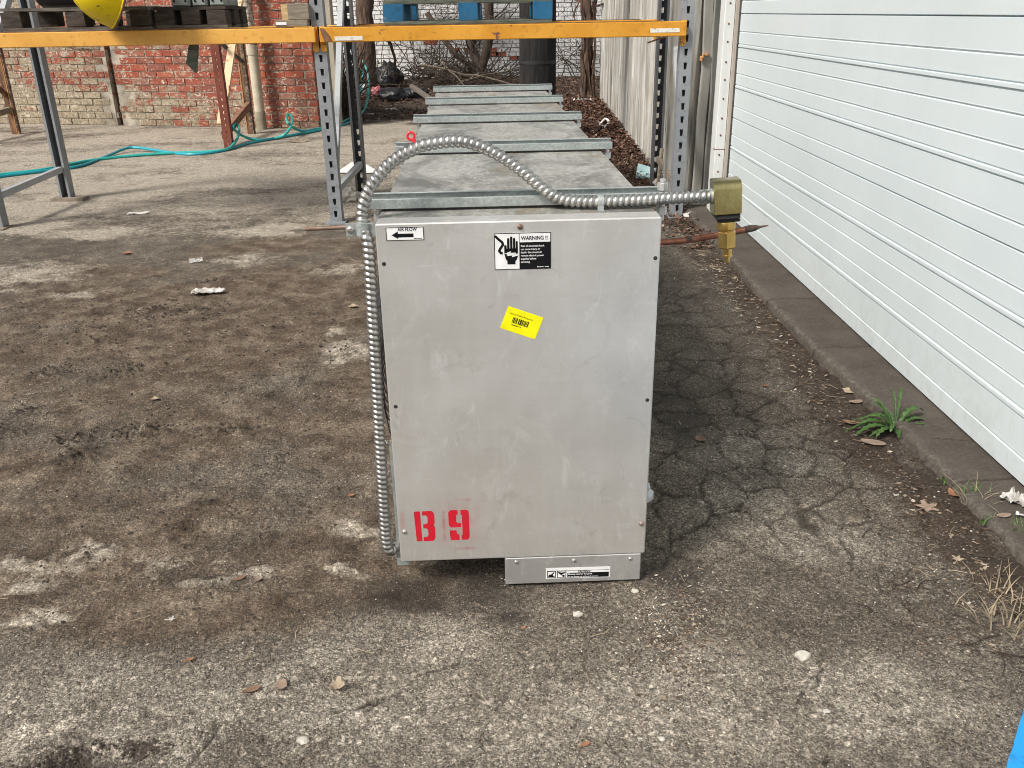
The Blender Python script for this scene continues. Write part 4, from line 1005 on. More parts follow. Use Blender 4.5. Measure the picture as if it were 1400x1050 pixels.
# ------------------------------------------------------------------ hoses
def hose(name, px, mat, label, r_):
    P = [G(x, y) + Vector((0, 0, r_+z)) if z < .001 else None for x, y, z in px]
    Q = []
    for (x, y, z), p in zip(px, P):
        if p is None: p = G(x, y, z+r_)
        Q.append(p)
    C = catmull(Q, 8)
    tag(MB().tube(C, r_, 8).build(name, mat, None, True), label, 'hose', 'garden hoses across the yard')
hose('garden_hose', [(-60,256,0), (0,244,0), (60,236,0), (110,229,0), (150,214,.0), (172,203,.02), (190,202,.02), (230,210,0), (262,213,0), (300,209,0), (340,198,0), (380,190,0), (430,181,0), (470,172,0), (492,160,0)], M['hose_blue'], 'turquoise hose lying lower and straighter across the yard', .0135)
hose('garden_hose', [(-60,250,0), (0,241,0), (60,234,0), (120,222,0), (180,215,0), (240,211,0), (290,209,.0), (312,203,.01), (324,190,.06), (327,176,.13), (322,169,.17), (319,175,.15), (327,183,.07), (340,189,.02), (358,193,0), (375,191,.0), (389,184,.04), (398,172,.11), (399,160,.17), (393,157,.19), (393,167,.15), (402,175,.07), (415,179,.02), (437,177,.0), (460,172,0), (478,164,0), (492,157,.01), (501,143,.1), (504,120,.28), (502,98,.42), (496,83,.5)], M['hose_teal'], 'teal green hose with two upright loops near the brick wall', .0135)
hose('garden_hose', [(493,150,0), (490,138,.08), (494,118,.2), (496,98,.33), (492,80,.45)], M['hose_blue'], 'short blue hose end hanging behind the middle rack post', .016)

# ------------------------------------------------------------------ the metal unit cooler
TH = radians(1.9); UO = Vector((.018, 1.662, 0))
unit = thing('unit_cooler', 'long low aluminium refrigeration unit marked B9 in red', 'refrigeration unit', UO, TH)
ct, st_ = cos(TH), sin(TH)
def L(p):                                             # world point -> unit coordinates
    q = Vector(p)-UO; return Vector((q.x*ct+q.y*st_, -q.x*st_+q.y*ct, q.z))
UL, UR, UB, UT, UD = -.2735, .275, .0705, .8325, 2.96
b = MB(); b.box(UL+.004, UR-.004, .016, UD, UB+.006, UT-.004); b.build('cabinet', M['alu_dull'], unit, bevel=.003)
b = MB(); b.box(UL, UR, 0, .014, UB, UT)
o = b.build('end_panel', M['alu_panel'], unit, bevel=.0025)
MB().box(UL+.0015, UR-.0015, .0145, .05, UT-.0035, UT+.0006).build('panel_flange', M['alu'], unit)
rails_v = (.108, .862, 1.60, 2.275, 2.915)
edges = [.051] + [v+.02 for v in rails_v[:-1]] + [UD]
cuts = [.0505] + [v+.02 for v in rails_v]
for k in range(len(cuts)-1):
    MB().box(UL+.002, UR-.002, cuts[k]+.001, min(cuts[k+1], UD)-.001, UT-.0038, UT+.0003+.0002*(k % 2)).build('top_panel', M['top'], unit)
def channel(b, u0, u1, v0, v1, z0, z1, zb, t=.0028):
    b.box(u0, u1, v0, v0+t, z0, z1); b.box(u0, u1, v1-t, v1, z0, zb); b.box(u0, u1, v0+t, v1-t, z0, z0+t)
    b.box(u0, u1, v0+t, v0+.008, z1-t, z1); b.box(u0, u1, v1-.008, v1-t, zb-t, zb)
for k, (v, a, c) in enumerate(zip(rails_v, (-.296,-.306,-.301,-.292,-.286), (.312,.305,.303,.299,.305))):
    b = MB(); channel(b, a, c, v, v+.041, UT+.006, UT+.0255, UT+.032)
    ro = b.build('hanger_rail', M['galv'], unit, bevel=.0008)
    for ux in (a+.018, c-.012):
        b = MB(); b.lathe([(.006, -.034), (.006, .045 if k == 0 and ux > 0 else .006)], 8, Matrix.Translation((ux, v+.02, UT)))
        b.lathe([(.011, -.022), (.011, -.006)], 6, Matrix.Translation((ux, v+.02, UT)))
        if k == 0 and ux > 0: b.lathe([(.011, .028), (.011, .042), (.006, .043), (.006, .05)], 8, Matrix.Translation((ux, v+.02, UT)))
        b.build('bolt', M['alu_dull'], ro)
# front label plates
def panel_M(u, z, off=.0006, rot=0.0):
    x = Vector((cos(rot), 0, sin(rot))); y = Vector((-sin(rot), 0, cos(rot))); return frame((u, -off, z), x, y, (0,-1,0))
def plate(name, u, z, w, h, mat, parent, rot=0, th=.0005, base=.0):
    b = MB(); b.prism([(0,0), (w,0), (w,h), (0,h)], th, panel_M(u, z, base, rot)); return b.build(name, mat, parent)
def rect(b, x0, x1, y0, y1, Mx): b.add([Mx @ Vector(p) for p in ((x0,y0,0), (x1,y0,0), (x1,y1,0), (x0,y1,0))], [(0,1,2,3)])
def poly(b, pts, Mx): b.add([Mx @ Vector((x, y, 0)) for x, y in pts], [tuple(range(len(pts)))])
def outline(b, w, h, t, Mx):
    rect(b, 0, w, 0, t, Mx); rect(b, 0, w, h-t, h, Mx); rect(b, 0, t, t, h-t, Mx); rect(b, w-t, w, t, h-t, Mx)
def thickline(b, pts, wd, Mx):
    for (x0, y0), (x1, y1) in zip(pts, pts[1:]):
        d = math.hypot(x1-x0, y1-y0); nx, ny = -(y1-y0)/d*wd/2, (x1-x0)/d*wd/2
        poly(b, [(x0+nx, y0+ny), (x0-nx, y0-ny), (x1-nx, y1-ny), (x1+nx, y1+ny)], Mx)
        poly(b, [(x0+wd/2*cos(a), y0+wd/2*sin(a)) for a in [2*pi*i/10 for i in range(10)]], Mx @ Matrix.Translation((0,0,.00002)))
# AIR FLOW arrow
w, h = .072, .0258
lb = plate('airflow_label', -.2534, .8, w, h, M['white_label'], unit); lb['label'] = 'white AIR FLOW sticker with a black arrow pointing left'
Mx = panel_M(-.2534, .8, .0009); b = MB(); outline(b, w, h, .0012, Mx)
poly(b, [(.0105,.0105), (.0225,.0175), (.0225,.0132), (.052,.0132), (.052,.0062), (.0225,.0062), (.0225,.0035)], Mx)
text_mesh(b, 'AIR FLOW', .0092, Mx @ Matrix.Translation((.0225,.0183,0)), .00012, .86)
for k in range(7): rect(b, .053+k*.0022, .0545+k*.0022, .0028, .0042, Mx)
b.build('print', M['black'], lb)
# WARNING sticker
w, h = .1096, .0722; u0, z0 = -.0478, .7372
lb = plate('warning_label', u0, z0, w, h, M['white_label'], unit, 0); lb['label'] = 'black and white electric shock WARNING sticker'
Mx = panel_M(u0, z0, .0009); b = MB(); outline(b, w, h, .0013, Mx); rect(b, .0485, w-.0013, .0013, .0535, Mx); rect(b, .0480, .0489, .0535, h-.0013, Mx)
text_mesh(b, 'WARNING !!', .0105, Mx @ Matrix.Translation((.0520,.0580,0)), .0002, .86)
thickline(b, [(.003,.066), (.0095,.0595), (.0155,.0545), (.017,.0495), (.012,.0425), (.0095,.0375), (.0125,.0335), (.0162,.0325)], .0048, Mx)
for cx, y0, y1, wd in ((.0272,.036,.0602,.0044), (.0330,.036,.0632,.0044), (.0386,.036,.0604,.0044), (.0436,.033,.0545,.0038)): thickline(b, [(cx, y0), (cx, y1), (cx, y1+.0001)], wd, Mx)
thickline(b, [(.0218,.030), (.0215,.0465), (.0215,.0466)], .0046, Mx)
poly(b, [(.0195,.0335), (.0455,.0335), (.0455,.042), (.0240,.042)], Mx)
poly(b, [(.0205,.0285), (.0455,.0265), (.0435,.020), (.0405,.0165), (.0405,.0105), (.0250,.0105), (.0250,.0165), (.0215,.022)], Mx)
b.build('print', M['black'], lb)
M2 = panel_M(u0, z0, .0012); b = MB()
poly(b, [(.0165,.0305), (.0325,.0368), (.0295,.0305), (.0405,.0340), (.0375,.0288), (.0478,.0305), (.0470,.0282), (.0335,.0245), (.0360,.0295), (.0255,.0268), (.0285,.0322)], M2)
for k, s in enumerate(('Risk of electrical shock', 'can cause injury or', 'death: disconnect all', 'remote electric power', 'supplies before', 'servicing.')):
    text_mesh(b, s, .0052, M2 @ Matrix.Translation((.0512,.0445-k*.0063,0)), .00008, .94)
for k in range(11):
    if k != 6: rect(b, .083+k*.0021, .0845+k*.0021, .0035, .0052, M2)
b.build('lettering', M['white_label'], lb)
# yellow barcode sticker
rot = atan2(.6361-.6626, .0486+.0211); w = .0746; h = .0485
lb = plate('barcode_sticker', -.0398, .6175, w, h, M['yellow_label'], unit, rot); lb['label'] = 'tilted bright yellow sticker with a small barcode'
Mx = panel_M(-.0398, .6175, .0009, rot); b = MB()
bars = [1,0,1,1,0,1,0,1,1,0,0,1,1,0,1,1,1,0,1,1,0,1,0,1,1,0,1,0,1,1]
for k in range(30):
    if bars[k]: rect(b, .0175+k*.00112, .0175+k*.00112+.00095, .0185, .0305, Mx)
text_mesh(b, 'American Products Refrigeration', .0042, Mx @ Matrix.Translation((.008,.0352,0)), 0, .86)
for k in range(12):
    if k not in (8, 10): rect(b, .019+k*.0017, .0201+k*.0017, .0135, .0155, Mx)
b.build('print', M['black'], lb)
# stencilled B9
Mx = panel_M(0, 0, .0004); b = MB()
def st_poly(pts, ox, oz, w_, h_): poly(b, [(ox+x*w_, oz+y*h_) for x, y in pts], Mx)
ox, oz, w_, h_ = -.2372, .1235, .0445, .0765
st_poly([(0,.98), (.06,1), (.30,1), (.31,.5), (.33,.0), (.05,.0), (.03,.5)], ox, oz, w_, h_)
st_poly([(.40,1), (.86,1), (.95,.95), (.99,.88), (.99,.60), (.94,.53), (.99,.46), (.99,.12), (.95,.05), (.86,0), (.40,0), (.40,.14), (.58,.14), (.65,.2), (.65,.36), (.58,.43), (.42,.43), (.42,.57), (.58,.57), (.65,.63), (.65,.80), (.58,.86), (.40,.86)], ox, oz, w_, h_)
ox, w_ = -.1625, .0448
st_poly([(.0,.92), (.06,.98), (.14,1), (.46,1), (.46,.86), (.38,.84), (.37,.62), (.42,.57), (.60,.57), (.60,.43), (.12,.43), (.04,.46), (.0,.52)], ox, oz, w_, h_)
st_poly([(.60,1), (.88,1), (.97,.97), (1.0,.9), (1.0,.12), (.96,.03), (.88,0), (.60,0), (.60,.14), (.66,.18), (.66,.82), (.60,.86)], ox, oz, w_, h_)
st_poly([(.02,.33), (.36,.33), (.38,.22), (.50,.17), (.50,0), (.1,0), (.05,.06)], ox, oz, w_, h_)
o = b.build('stencilled_number', M['red_paint'], unit); o['label'] = 'stencilled red B9'
# screws and holes of the end panel
def screw(u, z, r_, mat, parent, name='screw', base=0):
    b = MB(); b.lathe([(r_, 0), (r_*.95, r_*.25), (r_*.6, r_*.6), (r_*.25, r_*.7)], 12, panel_M(u, z, base)); return b.build(name, mat, parent, True)
screw(.0026, .8208, .0062, M['rusty_screw'], unit); screw(-.2605, .1493, .0055, M['screw'], unit); screw(.2641, .1484, .006, M['rusty_screw'], unit)
for u, z in ((-.2614,.7546), (-.2593,.4518), (.2662,.7522), (.2639,.449)):
    b = MB(); b.lathe([(.0042, 0), (.0036, .0004), (.0026, .0005)], 14, panel_M(u, z, 0)); b.build('screw_hole', M['dark_core'], unit)
# drain box below
bx = MB().box(-.0405, .2672, .0015, .30, -.002, .0690).build('junction_box', M['alu_dull'], unit, bevel=.002); bx['label'] = 'low aluminium box screwed under the end panel'
for u, z in ((-.0151,.0585), (.1153,.0570), (.243,.0560)): screw(u, z, .0048, M['screw'], bx, base=-.0015)
lb = MB().prism([(0,0), (.1465,0), (.1465,.0285), (0,.0285)], .0004, panel_M(.0512, .0105, -.0014, -.012)).build('caution_label', M['white_label'], bx); lb['label'] = 'black and white CAUTION sticker'
Mx = panel_M(.0512, .0105, -.0006, -.012); b = MB()
rect(b, .003, .0225, .002, .0205, Mx); rect(b, .0255, .0462, .002, .0205, Mx); rect(b, .049, .1435, .002, .0150, Mx); rect(b, .003, .1435, .0205, .0213, Mx)
text_mesh(b, 'CAUTION !', .0062, Mx @ Matrix.Translation((.073,.0158,0)), .0002, .95)
b.build('print', M['black'], lb)
M2 = panel_M(.0512, .0105, -.0003, -.012); b = MB(); rect(b, .0045, .021, .0035, .0192, M2); rect(b, .027, .0447, .0035, .0192, M2)
for k, s in enumerate(('Moving exterior fan parts', 'Do not operate unit with guards removed')): text_mesh(b, s, .0056 if k == 0 else .0042, M2 @ Matrix.Translation((.0505,.0096-k*.0062,0)), .0001, .95)
b.build('lettering', M['white_label'], lb)
M3 = panel_M(.0512, .0105, .0000, -.012); b = MB()
poly(b, [(.005,.0045), (.0205,.0045), (.0195,.007), (.0165,.0075), (.0155,.0115), (.0195,.016), (.0180,.0185), (.0130,.0125), (.0085,.0118), (.0060,.0095)], M3)
poly(b, [(.0275,.0185), (.0365,.0165), (.0440,.0180), (.0440,.0150), (.0385,.0125), (.0345,.0085), (.0325,.0120), (.0285,.0145)], M3)
poly(b, [(.040+.003*cos(a), .0075+.003*sin(a)) for a in [2*pi*i/10 for i in range(10)]], M3)
b.build('pictogram', M['black'], lb)
# casters
for u, v in ((.183, .10), (-.2, .35), (.2, 2.7), (-.2, 2.7)):
    cs = MB().box(u-.012, u+.012, v-.02, v+.02, .03, .072).build('caster', M['galv'], unit)
    MB().lathe([(.028, -.015), (.033, -.012), (.033, .012), (.028, .015)], 20, frame((u, v, .024), (0,1,0), (0,0,1), (1,0,0))).build('wheel', M['rubber'], cs, True)
# left foot and corner bracket
b = MB(); b.prism([(.05,.068), (.05,.30), (.0575,.325), (.070,.325), (.070,.068)], .002, frame((UL-.0155, .03, 0), (0,1,0), (0,0,1), (1,0,0)))
b.box(UL-.0155, UL+.004, .03+.048, .03+.05, .05, .325); b.box(UL-.010, UL+.018, .015, .06, .052, .0695)
b.build('corner_bracket', M['galv'], unit)
b = MB(); b.add([(UL-.004,.02,.36), (UL-.024,.05,.352), (UL-.026,.055,.346), (UL-.004,.025,.348)], [(0,1,2,3)]); b.add([(UL-.004,.02,.115), (UL-.022,.03,.10), (UL-.004,.03,.092)], [(0,1,2)])
b.build('torn_tab', M['white_foam'], unit)
# plastic-wrapped pipe end, right
b = MB(); b.tube([(UR-.004, .06, .187), (UR+.006, .055, .186), (UR+.014, .052, .182), (UR+.018, .05, .178)], [.021, .0225, .019, .008], 11); b.tube([(UR+.003, .056, .20), (UR+.008, .05, .214), (UR+.004, .046, .226), (UR+.012, .044, .222)], [.014, .008, .005, .002], 7); b.build('wrapped_fitting', M['film'], unit)
# side fans and their wire guards on the left
for k in range(4):
    vc, zc = .37+k*.72, .47; r0 = .27
    ring = MB(); Mf = frame((UL+.003, vc, zc), (0,1,0), (0,0,1), (-1,0,0))
    ring.lathe([(r0+.02, 0), (r0+.02, .012), (r0, .02), (r0-.012, .012), (r0-.012, 0)], 40, Mf)
    fo = MB().lathe([(.255, .0), (.255, .001)], 40, Mf).build('fan_opening', M['dark_core'], unit)
    b = MB()
    for i in range(12):
        rr = r0*(i+1)/12; hh = .012 + .032*sqrt(max(0, 1-(rr/r0)**3))
        b.tube([Mf @ Vector((rr*cos(a), rr*sin(a), hh)) for a in [2*pi*q/36 for q in range(37)]], .0017, 4, False)
    for i in range(10):
        a = 2*pi*i/10; b.tube([Mf @ Vector((r0*s_*cos(a), r0*s_*sin(a), .0135 + .032*sqrt(max(0, 1-(s_)**3)))) for s_ in np.linspace(.08, 1, 9)], .0022, 4, False)
    gd = b.build('fan_guard', M['black_wire'], unit)
    b = MB()
    for i in range(4):
        a = i*pi/2+.4
        b.add([Mf @ Vector((.04*cos(a), .04*sin(a), .004)), Mf @ Vector((.24*cos(a-.25), .24*sin(a-.25), .003)), Mf @ Vector((.245*cos(a+.35), .245*sin(a+.35), .010)), Mf @ Vector((.05*cos(a+.7), .05*sin(a+.7), .009))], [(0,1,2,3)])
    b.lathe([(.045, .002), (.045, .011)], 16, Mf); b.build('fan_blades', M['alu_dull'], fo)
# flexible conduit
cw_ = [(-.262,1.695,.093), (-.280,1.672,.088), (-.2865,1.668,.115), (-.286,1.668,.2), (-.281,1.668,.42), (-.276,1.668,.632), (-.273,1.669,.78), (-.281,1.68,.819), (-.2835,1.69,.848), (-.274,1.695,.877), (-.259,1.70,.902), (-.235,1.71,.928), (-.21,1.72,.946), (-.18,1.726,.960), (-.153,1.73,.968), (-.105,1.74,.972), (-.075,1.745,.968), (-.049,1.75,.958), (-.020,1.755,.943), (.008,1.757,.925), (.037,1.757,.902), (.065,1.757,.878), (.09,1.757,.86), (.116,1.757,.851), (.15,1.755,.848), (.182,1.753,.848), (.256,1.755,.849), (.31,1.757,.851), (.358,1.76,.852), (.40,1.76,.854)]
path = resample(catmull([L(p) for p in cw_], 8), .0118/7)
b = MB(); n = 18; vs = []; fs = []; nrm = None; prof7 = (.0, .62, .92, 1.0, .95, .72, .15); nP = len(path)
for i, p in enumerate(path):
    t = (path[min(i+1, nP-1)]-path[max(i-1, 0)]).normalized()
    nrm = (nrm - t*nrm.dot(t)).normalized() if nrm is not None else t.orthogonal().normalized(); bn = t.cross(nrm)
    for k in range(n):
        a = 2*pi*k/n; q = (i + 7*k/n) % 7; i0 = int(q) % 7; fq = q-int(q); pr = prof7[i0]*(1-fq)+prof7[(i0+1) % 7]*fq
        rr = .0098 + .0030*pr; vs.append(p + (nrm*cos(a)+bn*sin(a))*rr)
for i in range(nP-1):
    for k in range(n): fs.append((i*n+k, i*n+(k+1) % n, (i+1)*n+(k+1) % n, (i+1)*n+k))
b.add(vs, fs); cond = b.build('flexible_conduit', M['galv_bright'], unit, True); cond['label'] = 'shiny ribbed metal conduit looping over the end'
cp = L((-.281,1.68,.818)); b = MB()
b.tube([cp+Vector((-.0012,-.0,-.0125)), cp+Vector((.0012,0,.0125))], .0152, 18); b.box(cp.x-.034, cp.x-.010, cp.y-.006, cp.y-.002, cp.z-.0125, cp.z+.0125); b.box(cp.x+.010, UL+.001, cp.y-.0075, cp.y-.004, cp.z-.0125, cp.z+.0125)
cl = b.build('conduit_clip', M['galv'], cond, True); 
b = MB(); b.lathe([(.0075, 0), (.007, .003), (.004, .0055)], 12, frame((cp.x-.0245, cp.y-.006, cp.z), (1,0,0), (0,0,1), (0,-1,0))); b.box(cp.x-.0305, cp.x-.0185, cp.y-.0124, cp.y-.0114, cp.z-.001, cp.z+.001); b.build('clip_screw', M['screw'], cond)
c2 = L((.182,1.753,.848)); b = MB(); b.tube([c2+Vector((-.006,0,0)), c2+Vector((.006,0,0))], .0148, 16); b.box(c2.x-.006, c2.x+.006, c2.y-.013, c2.y-.010, UT, c2.z); b.box(c2.x-.006, c2.x+.006, c2.y-.03, c2.y-.01, UT+.0004, UT+.003); b.build('conduit_clip', M['galv'], cond, True)
# solenoid valve head on its end
sv = bpy.data.objects.new('solenoid_valve', None); COL.objects.link(sv); sv.parent = unit; sv['label'] = 'gold coil housing above a brass valve body'
sv.location = L((.435, 1.765, .854)); sv.rotation_euler = (0, radians(-4), radians(-4))
b = MB(); b.tube([(-.052,0,.0), (-.034,0,0)], .0145, 18); b.tube([(-.034,0,0), (-.031,0,0)], .0125, 18); b.tube([(-.031,0,0), (-.0255,0,0)], .0155, 18); b.build('connector', M['galv'], sv, True)
b = MB(); pr_ = [(-.0215, -.035)] ; hx, zt, zb_ = .0275, .032, -.034
sec = [(-.026, zb_)] + [(-.026, zt-.017)] + [(-.026+.017*(1-cos(a)), zt-.017+.017*sin(a)) for a in np.linspace(.12, pi/2, 10)] + [(.02+.006*sin(a), zt-.006*(1-cos(a))) for a in np.linspace(0, pi/2, 5)] + [(.026, zb_)]
b.prism(sec, 2*hx, frame((-hx, 0, 0), (0,1,0), (0,0,1), (1,0,0))); b.build('coil_housing', M['zinc_gold'], sv, True, bevel=.0012)
b = MB(); b.box(-.023, .026, -.022, .022, -.046, -.0342); b.box(-.018, .0275, -.018, .018, -.052, -.046); b.build('coil_base', M['rubber'], sv, bevel=.003)
b = MB(); b.lathe([(.0185, 0), (.0195, -.003), (.0195, -.015), (.0165, -.0175), (.0165, -.019)], 24, Matrix.Translation((.001,0,-.052))); b.build('collar', M['brass'], sv, True)
b = MB(); b.lathe([(.0165, -.0), (.0195, -.003), (.0195, -.034), (.017, -.037)], 6, Matrix.Translation((.003,0,-.071)) @ Matrix.Rotation(.35, 4, 'Z')); b.build('hex_body', M['brass'], sv)
b = MB(); b.lathe([(.0095, 0), (.0095, -.014), (.0105, -.015), (.0105, -.018), (.0055, -.0185), (.0055, -.030), (.004, -.032)], 16, Matrix.Translation((.004,0,-.108))); b.build('flare_stub', M['brass'], sv, True)
# copper pipes
b = MB(); P = [L(p) for p in [(.22,1.95,.735), (.30,1.86,.738), (.36,1.85,.741), (.42,1.85,.748), (.47,1.85,.757), (.505,1.85,.7635)]]; b.tube(catmull(P, 5), .0068, 14)
cpi = b.build('copper_pipe', M['copper'], unit, True)
b = MB(); b.tube([L(p) for p in [(.502,1.85,.763), (.515,1.85,.7655), (.526,1.85,.767), (.534,1.85,.7685), (.552,1.85,.7715)]], [.0072, .0078, .0060, .0028, .0012], 12); b.tube([L((.378,1.85,.7435)), L((.392,1.85,.7452))], [.0078,.0078], 12); b.build('solder_joint', M['solder'], cpi, True)
MB().tube([L(p) for p in [(-.412,1.76,.8015), (-.34,1.755,.8045), (-.26,1.76,.808)]], .0042, 10).build('copper_tube', M['tube_brown'], unit, True)
# red ring hooked on the second rail
rr_ = thing('plastic_ring', 'small bright red plastic ring standing on the second rail', 'ring', (-.268, 2.545, .862))
b = MB(); b.tube([Vector((-.004+.0098*cos(a), 0, .020+.0105*sin(a))) for a in [2*pi*i/20 for i in range(21)]], .0036, 8, False); b.tube([(.002,0,.012), (.009,0,-.002)], .0058, 8); b.build('ring', M['red_plastic'], rr_, True)

# ------------------------------------------------------------------ loose things on the ground
def pebbles():
    V = []; Fq = []; n = 0
    def one(x, y, s, z):
        nonlocal n
        a = R.uniform(0, 2*pi); c_, s_ = cos(a), sin(a); sx, sy, sz = s, s*R.uniform(.6,.95), s*R.uniform(.4,.75)
        for p in ((1,0,0), (0,1,0), (-1,.1,0), (-.1,-1,0), (.1,0,1), (0,0,-.6)):
            px, py, pz = p[0]*sx*R.uniform(.8,1.2), p[1]*sy*R.uniform(.8,1.2), p[2]*sz; V.append((x+px*c_-py*s_, y+px*s_+py*c_, z+pz))
        for f in ((0,1,4), (1,2,4), (2,3,4), (3,0,4), (1,0,5), (2,1,5), (3,2,5), (0,3,5)): Fq.append(tuple(q+n for q in f))
        n += 6
    P = []
    for k in range(16000):
        y = .72*(4.6/.72)**R.random(); x = R.uniform(-.75, .75)*(y+.25); s = .0009*(1+y*.35)*R.uniform(.7, 2.0)
        if x > 1.08: continue
        P.append((x, y, s))
    for k in range(900):
        q = G(920+R.gauss(0,35), 865+R.gauss(0,42)); P.append((q.x, q.y, R.uniform(.0012,.0036)))
    for k in range(700):
        q = G(R.uniform(1180,1400), 560+R.gauss(0,40)+(R.random())*300); 
        if q.x < 1.12: P.append((q.x, q.y, R.uniform(.001,.004)))
    A = np.array(P); h = ground_fields(A[:,0], A[:,1])['h']
    for (x, y, s), z in zip(P, h): one(x, y, s, z+s*.25)
    tag(link('loose_grit', npmesh('loose_grit', V, Fq, M['pebble'])), 'loose grit and pebbles scattered over the asphalt', 'grit', kind='stuff')
pebbles()
def flakes():
    V = []; Fq = []; n = 0; P = []
    for k in range(800):
        q = G(R.uniform(1250,1400), R.uniform(660,900))
        if q.x < 1.16 and R.random() < .9: P.append((q.x-abs(R.gauss(0,.03)), q.y, R.uniform(.001,.0045)*(1.8 if R.random() < .1 else 1)))
    for k in range(5200):
        y = .75*(10/.75)**R.random()**.75; x = R.uniform(-.75, .62)*(y+.2)
        if x > 1.05: continue; P.append((x, y, .0022*(1+y*.45)*R.uniform(.5,1.7)))
    for k in range(1500):
        y = R.uniform(1.55, 5.6); P.append((1.10-abs(R.gauss(0,.10)), y, .0028*(1+y*.35)*R.uniform(.5,2)))
    for k in range(500):
        q = G(920+R.gauss(0,40), 865+R.gauss(0,45)); P.append((q.x, q.y, R.uniform(.002,.006)))
    A = np.array(P); h = ground_fields(A[:,0], A[:,1])['h']
    for (x, y, s), z in zip(P, h):
        a = R.uniform(0, 2*pi); c_, s_ = cos(a), sin(a); asp = R.uniform(.2,.8); tl = R.uniform(-.4,.4)
        k1, k2 = R.uniform(-.7,.7), R.uniform(-.7,.7)
        for ux, uy in ((-1.2,k1), (.1+k2*.5,-1), (1.1,.4*k2), (-.3+k1*.5,1)):
            dx, dy = ux*s*c_-uy*s*asp*s_, ux*s*s_+uy*s*asp*c_; V.append((x+dx, y+dy, z+.0022+max(-.001, dx*tl)))
        Fq.append((n, n+1, n+2, n+3)); n += 4
    tag(link('plant_debris', npmesh('plant_debris', V, Fq, M['flake'])), 'bits of bark, straw and leaf crumbs over the ground', 'debris', kind='stuff')
    b = MB()
    for k in range(240):
        y = .8*(9/.8)**R.random(); x = R.uniform(-.7, .6)*(y+.2)
        if k % 6 == 0: x = 1.08-abs(R.gauss(0,.08)); y = R.uniform(1.6, 5.4)
        z = gz(x, y)+.003; a = R.uniform(0, pi); l_ = R.uniform(.010,.045)*(.7+.3*y)
        Q = [Vector((x+cos(a)*l_*(i/3-.5)+R.gauss(0,.002), y+sin(a)*l_*(i/3-.5)+R.gauss(0,.002), z+.003*R.random())) for i in range(4)]
        b.tube(Q, R.uniform(.0005,.0011)*(.8+.2*y), 3, False)
    tw = MB()
    for k in range(150):
        q = G(R.uniform(1180,1400), R.uniform(560,900)) if k % 3 else G(R.uniform(1000,1200), R.uniform(350,600))
        if q.x > 1.15: continue
        a = R.uniform(0, 2*pi); l_ = R.uniform(.02,.09); z = gz(q.x, q.y)
        tw.tube([Vector((q.x+cos(a)*l_*i/4+R.gauss(0,.004), q.y+sin(a)*l_*i/4+R.gauss(0,.004), z+.003+.006*R.random())) for i in range(5)], R.uniform(.0006,.0016), 3, False)
    tag(tw.build('dark_twigs', M['twig']), 'dark thin twigs and rootlets in the soil along the curb', 'twigs', kind='stuff')
    tag(b.build('straw_and_twigs', M['straw']), 'loose straw stems and thin twigs strewn over the ground', 'straw', kind='stuff')
flakes()
def clods():
    V = []; Fq = []; n = 0
    ico = bmesh.new(); bmesh.ops.create_icosphere(ico, subdivisions=1, radius=1); IV = np.array([v.co[:] for v in ico.verts]); IF = np.array([[v.index for v in f.verts] for f in ico.faces]); ico.free()
    P = []
    for (cx, cy), k, sp in (((195,590),60,(42,12)), ((100,603),40,(26,8)), ((255,428),50,(70,4)), ((205,424),24,(30,4)), ((70,512),40,(45,8)), ((170,508),30,(26,6)), ((320,592),30,(40,5)), ((105,628),20,(12,6)), ((5,592),20,(12,8)), ((195,1025),70,(24,14)), ((100,1030),110,(50,10)), ((285,385),24,(40,4)), ((130,450),20,(20,4)), ((40,560),24,(30,5)), ((240,560),18,(30,10)), ((300,430),20,(40,6))):
        for i in range(int(k*2.6)):
            w_ = R.gauss(0,sp[0]*.6); q = G(cx+w_, cy-w_*.16+R.gauss(0,sp[1]*.45)); P.append((q.x, q.y, R.uniform(.001,.0042)*(.55+.22*q.y)*(1.5 if R.random() < .08 else 1)))
    for i in range(1500):
        y = R.uniform(1.5, 3.9); x = R.uniform(-1.0, -.32)*(y*.55+.2); P.append((x, y, R.uniform(.0015,.0045)*(.6+.2*y)))
    A = np.array(P); h = ground_fields(A[:,0], A[:,1])['h']
    for (x, y, s), z in zip(P, h):
        W = IV*(1+RS.uniform(-.55,.5,(len(IV),1)))*np.array([s*R.uniform(.8,1.6), s*R.uniform(.7,1.2), s*R.uniform(.5,.85)])
        V += [(x+q[0], y+q[1], z+s*.25+q[2]) for q in W]; Fq += [tuple(f+n) for f in IF]; n += len(IV)
    tag(link('mud_clods', npmesh('mud_clods', V, Fq, M['clod'])), 'dark clods of churned mud across the left ground', 'mud', kind='stuff')
clods()

